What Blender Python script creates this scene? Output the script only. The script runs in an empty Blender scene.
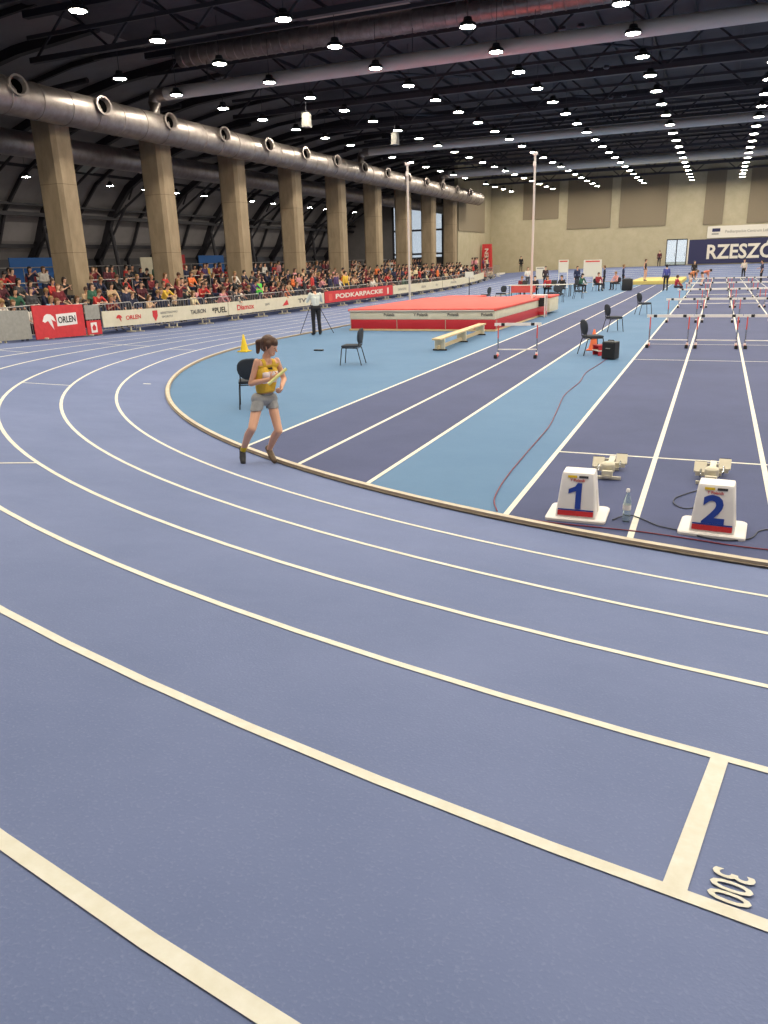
EXPOSURE = -0.07
import bpy, bmesh, math, random
import numpy as np
from mathutils import Vector, Matrix
random.seed(7)
SC = bpy.context.scene
COL = SC.collection
PI = math.pi

# ------------------------------------------------------------------ materials
def srgb(c):
    if isinstance(c, str):
        c = tuple(int(c[i:i+2], 16)/255 for i in (0, 2, 4))
    return tuple((v/12.92 if v <= .04045 else ((v+.055)/1.055)**2.4) for v in c[:3]) + (1,)

MATS = {}
def mat(name, color, rough=.6, metal=0, noise=None, nscale=8, bump=0, bscale=60, emit=None, strength=0,
        trans=0, alpha=1, spec=.5, stretch=None, ior=1.45):
    if name in MATS: return MATS[name]
    m = bpy.data.materials.new(name); m.use_nodes = True
    nt = m.node_tree; b = nt.nodes['Principled BSDF']
    c = srgb(color)
    b.inputs['Base Color'].default_value = c
    b.inputs['Roughness'].default_value = rough
    b.inputs['Metallic'].default_value = metal
    b.inputs['Specular IOR Level'].default_value = spec
    if trans:
        b.inputs['Transmission Weight'].default_value = trans; b.inputs['IOR'].default_value = ior
    if alpha < 1: b.inputs['Alpha'].default_value = alpha
    if emit:
        b.inputs['Emission Color'].default_value = srgb(emit); b.inputs['Emission Strength'].default_value = strength
    if noise or bump:
        tc = nt.nodes.new('ShaderNodeTexCoord'); mp = nt.nodes.new('ShaderNodeMapping')
        nt.links.new(tc.outputs['Object'], mp.inputs['Vector'])
        if stretch: mp.inputs['Scale'].default_value = stretch
    if noise:
        n = nt.nodes.new('ShaderNodeTexNoise'); n.inputs['Scale'].default_value = nscale
        n.inputs['Detail'].default_value = 6; n.inputs['Roughness'].default_value = .65
        r = nt.nodes.new('ShaderNodeValToRGB')
        r.color_ramp.elements[0].position = .3; r.color_ramp.elements[1].position = .7
        r.color_ramp.elements[0].color = srgb(noise); r.color_ramp.elements[1].color = c
        nt.links.new(mp.outputs['Vector'], n.inputs['Vector'])
        nt.links.new(n.outputs['Fac'], r.inputs['Fac']); nt.links.new(r.outputs['Color'], b.inputs['Base Color'])
    if bump:
        n2 = nt.nodes.new('ShaderNodeTexNoise'); n2.inputs['Scale'].default_value = bscale; n2.inputs['Detail'].default_value = 4
        bp = nt.nodes.new('ShaderNodeBump'); bp.inputs['Strength'].default_value = bump; bp.inputs['Distance'].default_value = .01
        nt.links.new(mp.outputs['Vector'], n2.inputs['Vector'])
        nt.links.new(n2.outputs['Fac'], bp.inputs['Height']); nt.links.new(bp.outputs['Normal'], b.inputs['Normal'])
    MATS[name] = m
    return m

def track_mat(name, a, b_, c_):
    """rubber granulate: fine grain over broad wear patches"""
    m = bpy.data.materials.new(name); m.use_nodes = True
    nt = m.node_tree; bs = nt.nodes['Principled BSDF']
    bs.inputs['Roughness'].default_value = .78; bs.inputs['Specular IOR Level'].default_value = .35
    tc = nt.nodes.new('ShaderNodeTexCoord')
    n1 = nt.nodes.new('ShaderNodeTexNoise'); n1.inputs['Scale'].default_value = .45; n1.inputs['Detail'].default_value = 8
    n1.inputs['Roughness'].default_value = .7
    n2 = nt.nodes.new('ShaderNodeTexNoise'); n2.inputs['Scale'].default_value = 90; n2.inputs['Detail'].default_value = 3
    for n in (n1, n2): nt.links.new(tc.outputs['Object'], n.inputs['Vector'])
    r1 = nt.nodes.new('ShaderNodeValToRGB'); r1.color_ramp.elements[0].position = .35; r1.color_ramp.elements[1].position = .68
    r1.color_ramp.elements[0].color = srgb(a); r1.color_ramp.elements[1].color = srgb(b_)
    r2 = nt.nodes.new('ShaderNodeValToRGB'); r2.color_ramp.elements[0].position = .55; r2.color_ramp.elements[1].position = .72
    r2.color_ramp.elements[0].color = (0, 0, 0, 1); r2.color_ramp.elements[1].color = (.38, .38, .38, 1)
    mx = nt.nodes.new('ShaderNodeMix'); mx.data_type = 'RGBA'
    nt.links.new(n1.outputs['Fac'], r1.inputs['Fac']); nt.links.new(n2.outputs['Fac'], r2.inputs['Fac'])
    nt.links.new(r2.outputs['Color'], mx.inputs['Factor']); nt.links.new(r1.outputs['Color'], mx.inputs['A'])
    mx.inputs['B'].default_value = srgb(c_)
    nt.links.new(mx.outputs['Result'], bs.inputs['Base Color'])
    bp = nt.nodes.new('ShaderNodeBump'); bp.inputs['Strength'].default_value = .35; bp.inputs['Distance'].default_value = .004
    nt.links.new(n2.outputs['Fac'], bp.inputs['Height']); nt.links.new(bp.outputs['Normal'], bs.inputs['Normal'])
    MATS[name] = m
    return m

def objcolor_mat(name, rough=.8, channel_mul=(1, 1, 1)):
    m = bpy.data.materials.new(name); m.use_nodes = True
    nt = m.node_tree; b = nt.nodes['Principled BSDF']; b.inputs['Roughness'].default_value = rough
    oi = nt.nodes.new('ShaderNodeObjectInfo')
    nt.links.new(oi.outputs['Color'], b.inputs['Base Color'])
    MATS[name] = m; return m

def random_mat(name, cols, rough=.7):
    m = bpy.data.materials.new(name); m.use_nodes = True
    nt = m.node_tree; b = nt.nodes['Principled BSDF']; b.inputs['Roughness'].default_value = rough
    oi = nt.nodes.new('ShaderNodeObjectInfo'); r = nt.nodes.new('ShaderNodeValToRGB'); r.color_ramp.interpolation = 'CONSTANT'
    el = r.color_ramp.elements
    el[0].color = srgb(cols[0]); el[1].position = 1/len(cols); el[1].color = srgb(cols[1])
    for i, c in enumerate(cols[2:], 2):
        e = el.new(i/len(cols)); e.color = srgb(c)
    nt.links.new(oi.outputs['Random'], r.inputs['Fac']); nt.links.new(r.outputs['Color'], b.inputs['Base Color'])
    MATS[name] = m; return m

track_mat('track_blue', '616f95', '6e7ba2', '7f8bb0')
track_mat('sprint_blue', '414a6e', '4a5278', '545c84')
track_mat('infield_blue', '53769a', '5b7da0', '6687a9')
M_line = mat('line_paint', 'e0dfd6', .7, noise='d3d0c0', nscale=14)
M_kerb = mat('kerb_plastic', 'd2c9b6', .6, noise='bcae98', nscale=5)
M_kerbside = mat('kerb_side', 'a89a88', .7)
M_deck = track_mat('deck_blue', '4d597f', '5a678e', '6c789e')
M_plaster = mat('plaster_beige', 'b9b097', .85, noise='aca388', nscale=1.2, bump=.15, bscale=25)
M_acoustic = mat('acoustic_felt', '8d8170', .95, noise='80755f', nscale=20)
M_conc = mat('board_marked_concrete', 'a39178', .85, noise='8a7a62', nscale=3, bump=.3, bscale=18, stretch=(1, 1, .35))
M_roof = mat('roof_deck', '4c484d', .8, noise='413e43', nscale=1.5)
M_steel = mat('dark_steel', '34333a', .55, .3)
M_steel2 = mat('mid_steel', '4b4a50', .5, .5)
M_duct = mat('galvanised_duct', 'a8a09c', .42, .8, noise='8a817d', nscale=3)
M_duct2 = mat('painted_duct', 'c9c5c1', .55, .15)
M_black = mat('matte_black', '121215', .6)
M_blackp = mat('black_plastic', '1c1e22', .45)
M_white = mat('white_plastic', 'e8e4e2', .4)
M_whitep = mat('white_panel', 'ddd8cc', .6)
M_red = mat('red_vinyl', 'b4202c', .5)
M_redlight = mat('red_banner_fabric', 'cf3238', .6, noise='bb272f', nscale=6)
M_coral = mat('coral_mat_top', 'd9574e', .7, noise='cb4b45', nscale=2)
M_cream = mat('cream_vinyl', 'd9d2bd', .6, noise='cdc7b0', nscale=4)
M_navy = mat('navy_banner', '2a2c52', .7)
M_digit = mat('blue_digit', '1d3f9c', .5)
M_yellow = mat('yellow_plastic', 'e2c01e', .5)
M_sand = mat('yellow_mat', 'd6c377', .8, noise='c7b267', nscale=3)
M_glass = mat('clear_glass', 'dfe8ee', .05, alpha=.25)
M_milk = mat('translucent_sheet', '9aa0a0', .5, noise='8b9192', nscale=1)
M_shell = mat('shell_cladding', '8c888a', .7, noise='7d7a7c', nscale=.8)
M_lowwall = mat('dark_glazing', '4a4a50', .3)
M_grey = mat('light_grey_fabric', '9b9a94', .8, noise='8b8a84', nscale=8)
M_wood = mat('pale_wood', 'd8c39a', .5, noise='c5ad80', nscale=4, stretch=(1, .1, 1))
M_orange = mat('orange_plastic', 'dd6a3c', .5)
M_chrome = mat('chrome', 'b9bcc0', .25, 1)
M_blockmetal = mat('cream_metal', 'd3ccb8', .4, .3)
M_water = mat('bottle_pet', 'd6e9ec', .08, trans=.85, ior=1.2)
M_skin = random_mat('skin', ['dcae93', 'd3a184', 'e2b79c', 'c8957a'], .55)
M_hair = random_mat('hair', ['2b1e18', '1a1512', '4a3222', '6b4c2e', '1f1a1a', '8a6b42'], .6)
M_shirt = objcolor_mat('shirt_cloth')
M_pants = random_mat('trouser_cloth', ['1d1f28', '26262b', '2b3350', '141418', '3a3a40'], .8)
M_shoe = random_mat('shoe', ['1a1a1c', '2a2a2c', 'd0ccc4', '3a3030'], .6)
M_lamp = mat('lamp_diffuser', 'fff3dc', .5, emit='fff4e0', strength=235)

# ------------------------------------------------------------------ helpers
def tag(o, label=None, cat=None, group=None, kind=None):
    if label: o['label'] = label
    if cat: o['category'] = cat
    if group: o['group'] = group
    if kind: o['kind'] = kind
    return o

def empty(name, loc, rz=0):
    o = bpy.data.objects.new(name, None); COL.objects.link(o)
    o.location = loc; o.rotation_euler = (0, 0, rz); o.empty_display_size = .1
    return o

def thing(name, label, cat, loc, rz=0, group=None):
    return tag(empty(name, loc, rz), label, cat, group)

class MB:
    """collects shapes in one bmesh, with material slots"""
    def __init__(s): s.bm = bmesh.new(); s.mats = []
    def mi(s, m):
        if m not in s.mats: s.mats.append(m)
        return s.mats.index(m)
    def _set(s, faces, m):
        i = s.mi(m)
        for f in faces: f.material_index = i
    def box(s, c, size, m, rot=None, bevel=0):
        r = bmesh.ops.create_cube(s.bm, size=1)
        vs = r['verts']
        for v in vs: v.co = Vector((v.co.x*size[0], v.co.y*size[1], v.co.z*size[2]))
        fs = list({f for v in vs for f in v.link_faces})
        if bevel:
            es = list({e for f in fs for e in f.edges})
            rb = bmesh.ops.bevel(s.bm, geom=es, offset=bevel, segments=2, affect='EDGES', profile=.6)
            vs = list({v for f in rb['faces'] for v in f.verts} | {v for v in vs if v.is_valid})
            fs = list({f for v in vs for f in v.link_faces})
        M = Matrix.Translation(c) @ (rot.to_4x4() if rot else Matrix())
        for v in vs: v.co = M @ v.co
        s._set(fs, m); return s
    def tube(s, a, b, r, m, r2=None, n=10, caps=True):
        a, b = Vector(a), Vector(b); d = b-a
        q = Vector((0, 0, 1)).rotation_difference(d.normalized())
        r2 = r if r2 is None else r2
        r1 = bmesh.ops.create_cone(s.bm, cap_ends=caps, segments=n, radius1=r, radius2=r2, depth=d.length)
        M = Matrix.Translation((a+b)/2) @ q.to_matrix().to_4x4()
        vs = r1['verts']
        for v in vs: v.co = M @ v.co
        s._set({f for v in vs for f in v.link_faces}, m); return s
    def path(s, pts, r, m, n=8):
        pts = [Vector(p) for p in pts]; rings = []
        for i, p in enumerate(pts):
            d = (pts[min(i+1, len(pts)-1)]-pts[max(i-1, 0)]).normalized()
            u = d.cross(Vector((0, 0, 1)))
            if u.length < .05: u = d.cross(Vector((0, 1, 0)))
            u.normalize(); w = u.cross(d)
            rings.append([s.bm.verts.new(p+u*r*math.cos(2*PI*k/n)+w*r*math.sin(2*PI*k/n)) for k in range(n)])
        fs = []
        for a, b in zip(rings, rings[1:]):
            for k in range(n): fs.append(s.bm.faces.new((a[k], a[(k+1) % n], b[(k+1) % n], b[k])))
        fs.append(s.bm.faces.new(rings[0][::-1])); fs.append(s.bm.faces.new(rings[-1]))
        s._set(fs, m); return s
    def prism(s, poly, axis, d0, d1, m):
        """extrude a 2-D polygon; axis: 'x','y','z' is the extrusion direction"""
        def P(p, d): return {'x': (d, p[0], p[1]), 'y': (p[0], d, p[1]), 'z': (p[0], p[1], d)}[axis]
        A = [s.bm.verts.new(P(p, d0)) for p in poly]; B = [s.bm.verts.new(P(p, d1)) for p in poly]
        n = len(poly); fs = [s.bm.faces.new(A[::-1]), s.bm.faces.new(B)]
        for k in range(n): fs.append(s.bm.faces.new((A[k], A[(k+1) % n], B[(k+1) % n], B[k])))
        s._set(fs, m); return s
    def lathe(s, prof, m, c=(0, 0, 0), n=20):
        rings = [[s.bm.verts.new((c[0]+r*math.cos(2*PI*k/n), c[1]+r*math.sin(2*PI*k/n), c[2]+z)) for k in range(n)] for r, z in prof]
        fs = []
        for a, b in zip(rings, rings[1:]):
            for k in range(n): fs.append(s.bm.faces.new((a[k], a[(k+1) % n], b[(k+1) % n], b[k])))
        fs.append(s.bm.faces.new(rings[0][::-1])); fs.append(s.bm.faces.new(rings[-1]))
        s._set(fs, m); return s
    def quad(s, p, m):
        f = s.bm.faces.new([s.bm.verts.new(q) for q in p]); s._set([f], m); return s
    def loft(s, rings, m, close=True):
        R = [[s.bm.verts.new(p) for p in r] for r in rings]; n = len(R[0]); fs = []
        for a, b in zip(R, R[1:]):
            for k in range(n): fs.append(s.bm.faces.new((a[k], a[(k+1) % n], b[(k+1) % n], b[k])))
        if close: fs.append(s.bm.faces.new(R[0][::-1])); fs.append(s.bm.faces.new(R[-1]))
        s._set(fs, m); return s
    def mesh(s, name, smooth=False):
        bmesh.ops.recalc_face_normals(s.bm, faces=s.bm.faces)
        me = bpy.data.meshes.new(name); s.bm.to_mesh(me); s.bm.free()
        for m in s.mats: me.materials.append(m)
        if smooth:
            me.polygons.foreach_set('use_smooth', [True]*len(me.polygons))
            me.set_sharp_from_angle(angle=math.radians(40))
        return me
    def build(s, name, parent=None, smooth=False, loc=None):
        o = bpy.data.objects.new(name, s.mesh(name, smooth)); COL.objects.link(o)
        if parent: o.parent = parent
        if loc: o.location = loc
        return o

def struct(name, mb, smooth=False, label=None):
    o = mb.build(name, None, smooth); o['kind'] = 'structure'
    if label: o['label'] = label
    return o

def copy_tree(o, parent=None):
    c = o.copy(); COL.objects.link(c); c.parent = parent
    for ch in list(KIDS.get(o.name, o.children)):
        copy_tree(ch, c)
    return c
KIDS = {}

def text(body, size, m, name, parent, M, bold=.0, depth=.004, width=None, shear=0):
    """lettering as real thin mesh; local x = reading direction, y = up of glyphs; centred"""
    c = bpy.data.curves.new(name, 'FONT'); c.body = body; c.size = size; c.offset = bold*size; c.extrude = depth/2
    c.align_x = 'CENTER'; c.align_y = 'CENTER'; c.shear = shear; c.resolution_u = 3
    t = bpy.data.objects.new('tmp', c); COL.objects.link(t); bpy.context.view_layer.update()
    me = bpy.data.meshes.new_from_object(t.evaluated_get(bpy.context.evaluated_depsgraph_get()))
    COL.objects.unlink(t); bpy.data.objects.remove(t)
    xs = [v.co.x for v in me.vertices]; ys = [v.co.y for v in me.vertices]
    cx_, cy_ = (min(xs)+max(xs))/2, (min(ys)+max(ys))/2
    sx = width/(max(xs)-min(xs)) if width else 1
    me.transform(Matrix.Diagonal((sx, 1, 1, 1)) @ Matrix.Translation((-cx_, -cy_, 0)))
    me.transform(M)
    me.materials.clear(); me.materials.append(m)
    o = bpy.data.objects.new(name, me); COL.objects.link(o)
    if parent: o.parent = parent
    return o

def frame(origin, xdir, ydir):
    x = Vector(xdir).normalized(); y = Vector(ydir).normalized(); z = x.cross(y).normalized(); y = z.cross(x)
    M = Matrix((x, y, z)).transposed().to_4x4(); M.translation = Vector(origin); return M

# ------------------------------------------------------------------ the oval
CX, CY, R0, LW, BANK = 3.118, 23.264, 17.04, .931, .1838
CY2 = CY+45.6
def ramp(y): return 1/(1+math.exp(max(-40, min(40, (y-14.415)/4.77)))) + 1/(1+math.exp(max(-40, min(40, (77.7-y)/4.77))))
EDGE = 6*LW+.9
def zt(x, y):
    """height of the banked surface over (x, y)"""
    if CY <= y <= CY2: d = abs(x-CX)-R0; yy = y
    else:
        c = CY if y < CY else CY2
        rho = math.hypot(x-CX, y-c); d = rho-R0
        yy = c+(y-c)/max(rho, .01)*min(rho, R0+EDGE)
    return BANK*max(0, min(d, EDGE))*ramp(yy)
def oval(t, d):
    """t = metres along the inner edge, starting at the left straight's near end and running clockwise seen from above"""
    L = CY2-CY; A = PI*R0; P = 2*L+2*A; t %= P
    if t < L: x, y = CX-R0-d, CY+t
    elif t < L+A:
        a = PI-(t-L)/R0; x, y = CX+(R0+d)*math.cos(a), CY2+(R0+d)*math.sin(a)
    elif t < 2*L+A: x, y = CX+R0+d, CY2-(t-L-A)
    else:
        a = -(t-2*L-A)/R0; x, y = CX+(R0+d)*math.cos(a), CY+(R0+d)*math.sin(a)
    return x, y
PERI = 2*(CY2-CY)+2*PI*R0
NT = 420
def ribbon(mb, d0, d1, m, dz=0, t0=0, t1=None, n=None, nd=1, z=None):
    t1 = PERI if t1 is None else t1; n = n or max(2, int(NT*(t1-t0)/PERI))
    rows = []
    for i in range(n+1):
        t = t0+(t1-t0)*i/n; row = []
        for k in range(nd+1):
            x, y = oval(t, d0+(d1-d0)*k/nd)
            row.append(mb.bm.verts.new((x, y, (zt(x, y) if z is None else z)+dz)))
        rows.append(row)
    i_ = mb.mi(m)
    for a, b in zip(rows, rows[1:]):
        for k in range(nd):
            f = mb.bm.faces.new((a[k], b[k], b[k+1], a[k+1])); f.material_index = i_
            f.smooth = True
def t_of_angle(deg):
    """oval parameter of a direction on the near bend (angle about its centre, -180..0)"""
    return 2*(CY2-CY)+PI*R0+(-math.radians(deg))*R0

# ---- infield floor with its painted zones
def near_y(x, r=R0): return CY-math.sqrt(max(0, r*r-(x-CX)**2))
def far_y(x, r=R0): return CY2+math.sqrt(max(0, r*r-(x-CX)**2))
mb = MB()
n = 120; ring = [oval(PERI*i/n, .0) for i in range(n)]
vs = [mb.bm.verts.new((x, y, 0)) for x, y in ring]
f = mb.bm.faces.new(vs); f.material_index = mb.mi(MATS['infield_blue'])
def zone(mb, x0, x1, m, z, y0=None, y1=None, n=None):
    n = n or max(1, int((x1-x0)/.4)); xs = [x0+(x1-x0)*i/n for i in range(n+1)]
    for a, b in zip(xs, xs[1:]):
        mb.quad([(a, max(near_y(a), y0 if y0 is not None else -99), z), (b, max(near_y(b), y0 if y0 is not None else -99), z),
                 (b, min(far_y(b), y1 or 999), z), (a, min(far_y(a), y1 or 999), z)], m)
XA, XP = -1.737, -5.968
zone(mb, XP, XP+2.44, MATS['sprint_blue'], .003, y1=70)
zone(mb, XA, XA+1.22*8, MATS['sprint_blue'], .003)
for x in (XP, XP+1.22, XP+2.44): zone(mb, x-.03, x+.03, M_line, .006, y1=70, n=1)
for k in range(9): zone(mb, XA+1.22*k-.029, XA+1.22*k+.029, M_line, .006, n=1)
for y, w in ((9.875, .05), (19.73, .05), (23.3, .05), (69.875, .06), (79.5, .06)):
    mb.quad([(XA, y-w/2, .0065), (XA+9.76, y-w/2, .0065), (XA+9.76, y+w/2, .0065), (XA, y+w/2, .0065)], M_line)
struct('floor', mb, label='flat infield floor in light blue with darker sprint lanes')

# ---- banked running track
mb = MB()
ribbon(mb, 0, EDGE, MATS['track_blue'], nd=12)
for i in range(1, 7): ribbon(mb, LW*i-.026, LW*i+.026, M_line, .004)
def cross_line(lane0, lane1, deg, w, off=0):
    t = t_of_angle(deg); ribbon(mb, LW*lane0, LW*lane1, M_line, .0045, t-w/2, t+w/2, n=1, nd=2)
cross_line(4, 5, -98.15, .05)
cross_line(2, 3, -143.4, .045); cross_line(3, 4, -119.8, .045); cross_line(1, 2, -168.4, .045)
cross_line(.38, .55, -146, .08); cross_line(3, 5, -170, .05); cross_line(5, 6, -160, .05)
for t, a, b in ((3, 0, 2), (8, 2, 4), (13, 4, 6), (20, 0, 6), (31, 0, 6)): ribbon(mb, LW*a, LW*b, M_line, .0045, t-.025, t+.025, n=1)
# the painted 300 of lane five, glyph tops pointing along the running direction
TRACK = struct('running_track', mb, label='banked six-lane running track in blue with white lane lines')
a = math.radians(-97.8); rad = Vector((math.cos(a), math.sin(a), 0)); tan = Vector((-math.sin(a), math.cos(a), 0))
rr = R0+LW*4.88; px, py = CX+rr*rad.x, CY+rr*rad.y
up = (rad*1 + Vector((0, 0, BANK*ramp(py)))).normalized()
P300 = (px, py, zt(px, py)+.006)
text('300', .165, M_line, 'lane_distance_marking', TRACK, frame(P300, up, tan) @ Matrix.Diagonal((.66, .92, 1, 1)), bold=.012, depth=.001)

# ---- kerb round the infield
mb = MB()
ribbon(mb, -.07, -.005, M_kerb, .05)
ribbon(mb, -.085, -.07, M_kerbside, .02); ribbon(mb, -.005, .012, M_kerbside, .02)
for d in (-.07, -.005):
    n = 420; A = []; B = []
    for i in range(n+1):
        x, y = oval(PERI*i/n, d); A.append(mb.bm.verts.new((x, y, 0))); B.append(mb.bm.verts.new((x, y, .05)))
    k = mb.mi(M_kerbside)
    for i in range(n):
        f = mb.bm.faces.new((A[i], A[i+1], B[i+1], B[i])); f.material_index = k
struct('trim_1', mb, label='raised pale kerb along the inner edge of the track')

# ---- deck outside the track, level with its outer edge
mb = MB(); ribbon(mb, EDGE, EDGE+1.2, M_deck); ribbon(mb, EDGE+1.2, 14, M_deck, nd=3)
struct('outer_deck', mb, label='blue walkway outside the banked track')
mb = MB(); mb.quad([(-60, -9, -.03), (34, -9, -.03), (34, 97, -.03), (-60, 97, -.03)], M_shell)
struct('floor_slab', mb)

# ------------------------------------------------------------------ hall shell
HY = 96.0
mb = MB()
def wallbox(x0, x1, z0, z1, y=HY, t=.4, m=M_plaster): mb.box(((x0+x1)/2, y+t/2, (z0+z1)/2), (x1-x0, t, z1-z0), m)
wallbox(-26.4, -5.75, -.1, 12.6); wallbox(-5.75, -3.55, 3.95, 12.6); wallbox(-5.75, -3.55, -.1, 1.12); wallbox(-3.55, 34, -.1, 12.6)
struct('wall_far', mb)
mb = MB(); mb.box((-26.2, 89.5, 6.2), (.4, 13.4, 12.8), M_plaster); struct('wall_left', mb)
mb = MB(); mb.box((34.2, 44, 6.2), (.4, 106, 12.8), M_plaster); struct('wall_right', mb)
mb = MB(); mb.box((-12, -9.2, 6.2), (93, .4, 12.8), M_plaster); struct('wall_near', mb)
mb = MB(); mb.box((3.9, 43.5, 12.7), (60.6, 106, .25), M_roof)
for x in range(-22, 34, 2): mb.box((x, 43.5, 12.5), (.06, 105.6, .16), M_steel)
struct('ceiling', mb)
# roof lights set into the deck
for (x0, x1, y0, y1) in ((-22.5, -18.0, 33.9, 36.4), (-17.2, -12.6, 33.3, 34.9), (-8.5, -5.0, 27.6, 28.8)):
    mb = MB(); mb.box(((x0+x1)/2, (y0+y1)/2, 12.38), (x1-x0, y1-y0, .04), mat('rooflight_sheet', 'a79a9a', .6, emit='a08a8a', strength=.22))
    o = mb.build('rooflight_panel'); tag(o, 'pale rooflight sheet in the dark roof', 'rooflight', 'pale rooflight sheets in the roof', 'structure')
# far door
mb = MB()
for x in (-5.72, -4.65, -3.58): mb.box((x, HY+.1, 2.53), (.1, .12, 2.8), M_black)
for z in (1.17, 3.9): mb.box((-4.65, HY+.1, z), (2.2, .12, .1), M_black)
d1 = struct('door_1', mb, label='glazed double door in the far wall')
for x in (-5.18, -4.12):
    m2 = MB(); m2.box((x, HY+.1, 2.53), (.96, .02, 2.64), M_glass); m2.build('pane', d1)
    m2 = MB(); m2.tube((x+.36, HY-.0, 2.1), (x+.36, HY-.0, 2.5), .02, M_chrome); m2.build('handle', d1)
mb = MB(); mb.box((4, 130, .6), (140, 67, .6), mat('outdoor_ground', '77806a', .9, noise='5f6b4d', nscale=.4)); struct('ground', mb)
# grey felt panels on the far wall and on the wall by the last column
for i, (x0, x1, z0) in enumerate(((-22.1, -17.9, 6.7), (-16.9, -12.0, 5.45), (-11.05, -6.0, 5.4), (-2.15, -.2, 5.3), (2.2, 7.0, 5.3), (8.0, 13, 5.3))):
    mb = MB(); mb.box(((x0+x1)/2, HY-.055, (z0+11.0)/2), (x1-x0, .08, 11.0-z0), M_acoustic, bevel=.02)
    tag(mb.build('acoustic_panel'), ['grey felt wall panel nearest the left corner of the far wall', 'grey felt wall panel second from the left corner of the far wall',
        'grey felt wall panel left of the glazed far door', 'narrow grey felt panel over the left end of the long banner', 'grey felt wall panel over the middle of the long banner', 'grey felt panel at the far right'][i], 'wall panel', 'grey felt panels on the far wall')
mb = MB(); mb.box((-25.94, 87.8, 7.45), (.08, 10.2, 4.1), M_acoustic, bevel=.02)
tag(mb.build('acoustic_panel'), 'long grey felt panel on the side wall beyond the last concrete column', 'wall panel')

# ---- side aisle shell (curved roof and sloping wall) on the left
prof = [(-46.6, -.1), (-46.6, 3.4), (-45.6, 4.6), (-44.6, 6.6), (-42.6, 8.6), (-39.5, 10.3), (-35.5, 11.6), (-31, 12.4), (-26.3, 12.8)]
mb = MB()
for (a, b), m in zip(zip(prof, prof[1:]), [M_lowwall]+[M_shell]*7):
    mb.quad([(a[0], -9, a[1]), (b[0], -9, b[1]), (b[0], HY, b[1]), (a[0], HY, a[1])], m)
struct('aisle_shell', mb, label='curved grey cladding of the side aisle')
def rafter(y, w, dpt):
    mb = MB()
    for a, b in zip(prof[1:], prof[2:]):
        A = Vector((a[0]+.15, y, a[1]-.15)); B = Vector((b[0]+.15, y, b[1]-.15)); c = (A+B)/2; L = (B-A).length+.1
        ang = math.atan2(B.z-A.z, B.x-A.x)
        mb.box(c, (L, w, dpt), M_steel, rot=Matrix.Rotation(-ang, 3, 'Y'))
    mb.box((-46.2, y, 1.6), (dpt, w, 3.6), M_steel)
    return mb
for i in range(30):
    y = 10.2+3.4*i
    if y > 95: break
    main = i % 2 == 0
    mb = rafter(y, .34 if main else .16, .5 if main else .22)
    if main:
        mb.tube((-46, y, 3.2), (-42.8, y, 7.2), .1, M_steel); mb.tube((-44, y, .0), (-44.6, y+.0, 5.6), .16, M_steel)
        mb.tube((-44.4, y, 6.2), (-38.0, y, 9.9), .09, M_steel); mb.tube((-42.5, y+0, 7.6), (-41.5, y, 9.2), .07, M_steel)
        mb.tube((-38, y, 9.9), (-27, y, 10.6), .12, M_steel)
    tag(mb.build('roof_rafter'), 'dark steel rafter curving over the side aisle', 'rafter', 'dark steel rafters over the side aisle', 'structure')
for (x, z, s) in ((-45.9, 4.3, .3), (-44.2, 6.3, .26), (-43.9, 6.9, .16), (-41.8, 9.0, .18), (-38.3, 10.1, .26), (-34, 10.9, .2), (-30, 10.4, .2)):
    mb = MB(); mb.box((x, 43.5, z), (s, 105, s), M_steel)
    tag(mb.build('purlin'), 'long horizontal steel member along the side aisle', 'purlin', 'long horizontal steel members of the side aisle', 'structure')
# lighter translucent sheet between two purlins
for y0, y1 in ((43.5, 46.6), (70.5, 77)):
    mb = MB(); mb.quad([(-42.0, y0, 8.9), (-39.3, y0, 10.15), (-39.3, y1, 10.15), (-42.0, y1, 8.9)], M_milk)
    tag(mb.build('translucent_sheet'), 'paler translucent sheet in the side aisle roof', 'rooflight', 'paler sheets in the side aisle roof', 'structure')
# glazed end of the aisle
mb = MB()
for x in (-38.6, -36.2, -33.8, -32.0, -30.2, -28.0, -26.4): mb.box((x, 95.6, 6.2), (.22, .2, 12.6), M_steel)
for z in (.6, 3.3, 6.1, 9.0): mb.box((-32.4, 95.6, z), (12.6, .22, .22), M_steel)
mb.box((-32.4, 95.8, 1.3), (12.6, .2, 3.2), M_lowwall)
mb.box((-42.8, 95.8, 6.2), (8.4, .3, 12.6), M_shell); mb.box((-32.4, 95.8, 11), (12.6, .3, 4.0), M_shell)
w1 = struct('window_1', mb, label='tall glazed end wall of the side aisle')
m2 = MB(); m2.box((-32.4, 95.7, 6.0), (12.2, .03, 6.2), M_glass); m2.build('pane', w1)

# ---- concrete columns
M_joint = mat('column_joint', '7d6c56', .9)
for i, y in enumerate([13.0, 20.2]+[26.9+6.65*k for k in range(9)]):
    mb = MB(); w, dd, c = .62, .55, .16
    X0, Y0 = -26.0, y
    poly = [(X0-w+c, Y0-dd), (X0+w-c, Y0-dd), (X0+w, Y0-dd+c), (X0+w, Y0+dd-c), (X0+w-c, Y0+dd), (X0-w+c, Y0+dd), (X0-w, Y0+dd-c), (X0-w, Y0-dd+c)]
    mb.prism(poly, 'z', -.02, 8.75, M_conc)
    for z in (3.2, 5.9): mb.prism([(X0+(a-X0)*1.006, Y0+(b-Y0)*1.006) for a, b in poly], 'z', z, z+.025, M_joint)
    o = mb.build('concrete_column')
    tag(o, 'tall board-marked concrete column between hall and side aisle', 'column', 'concrete columns between hall and side aisle', 'structure')

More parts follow.
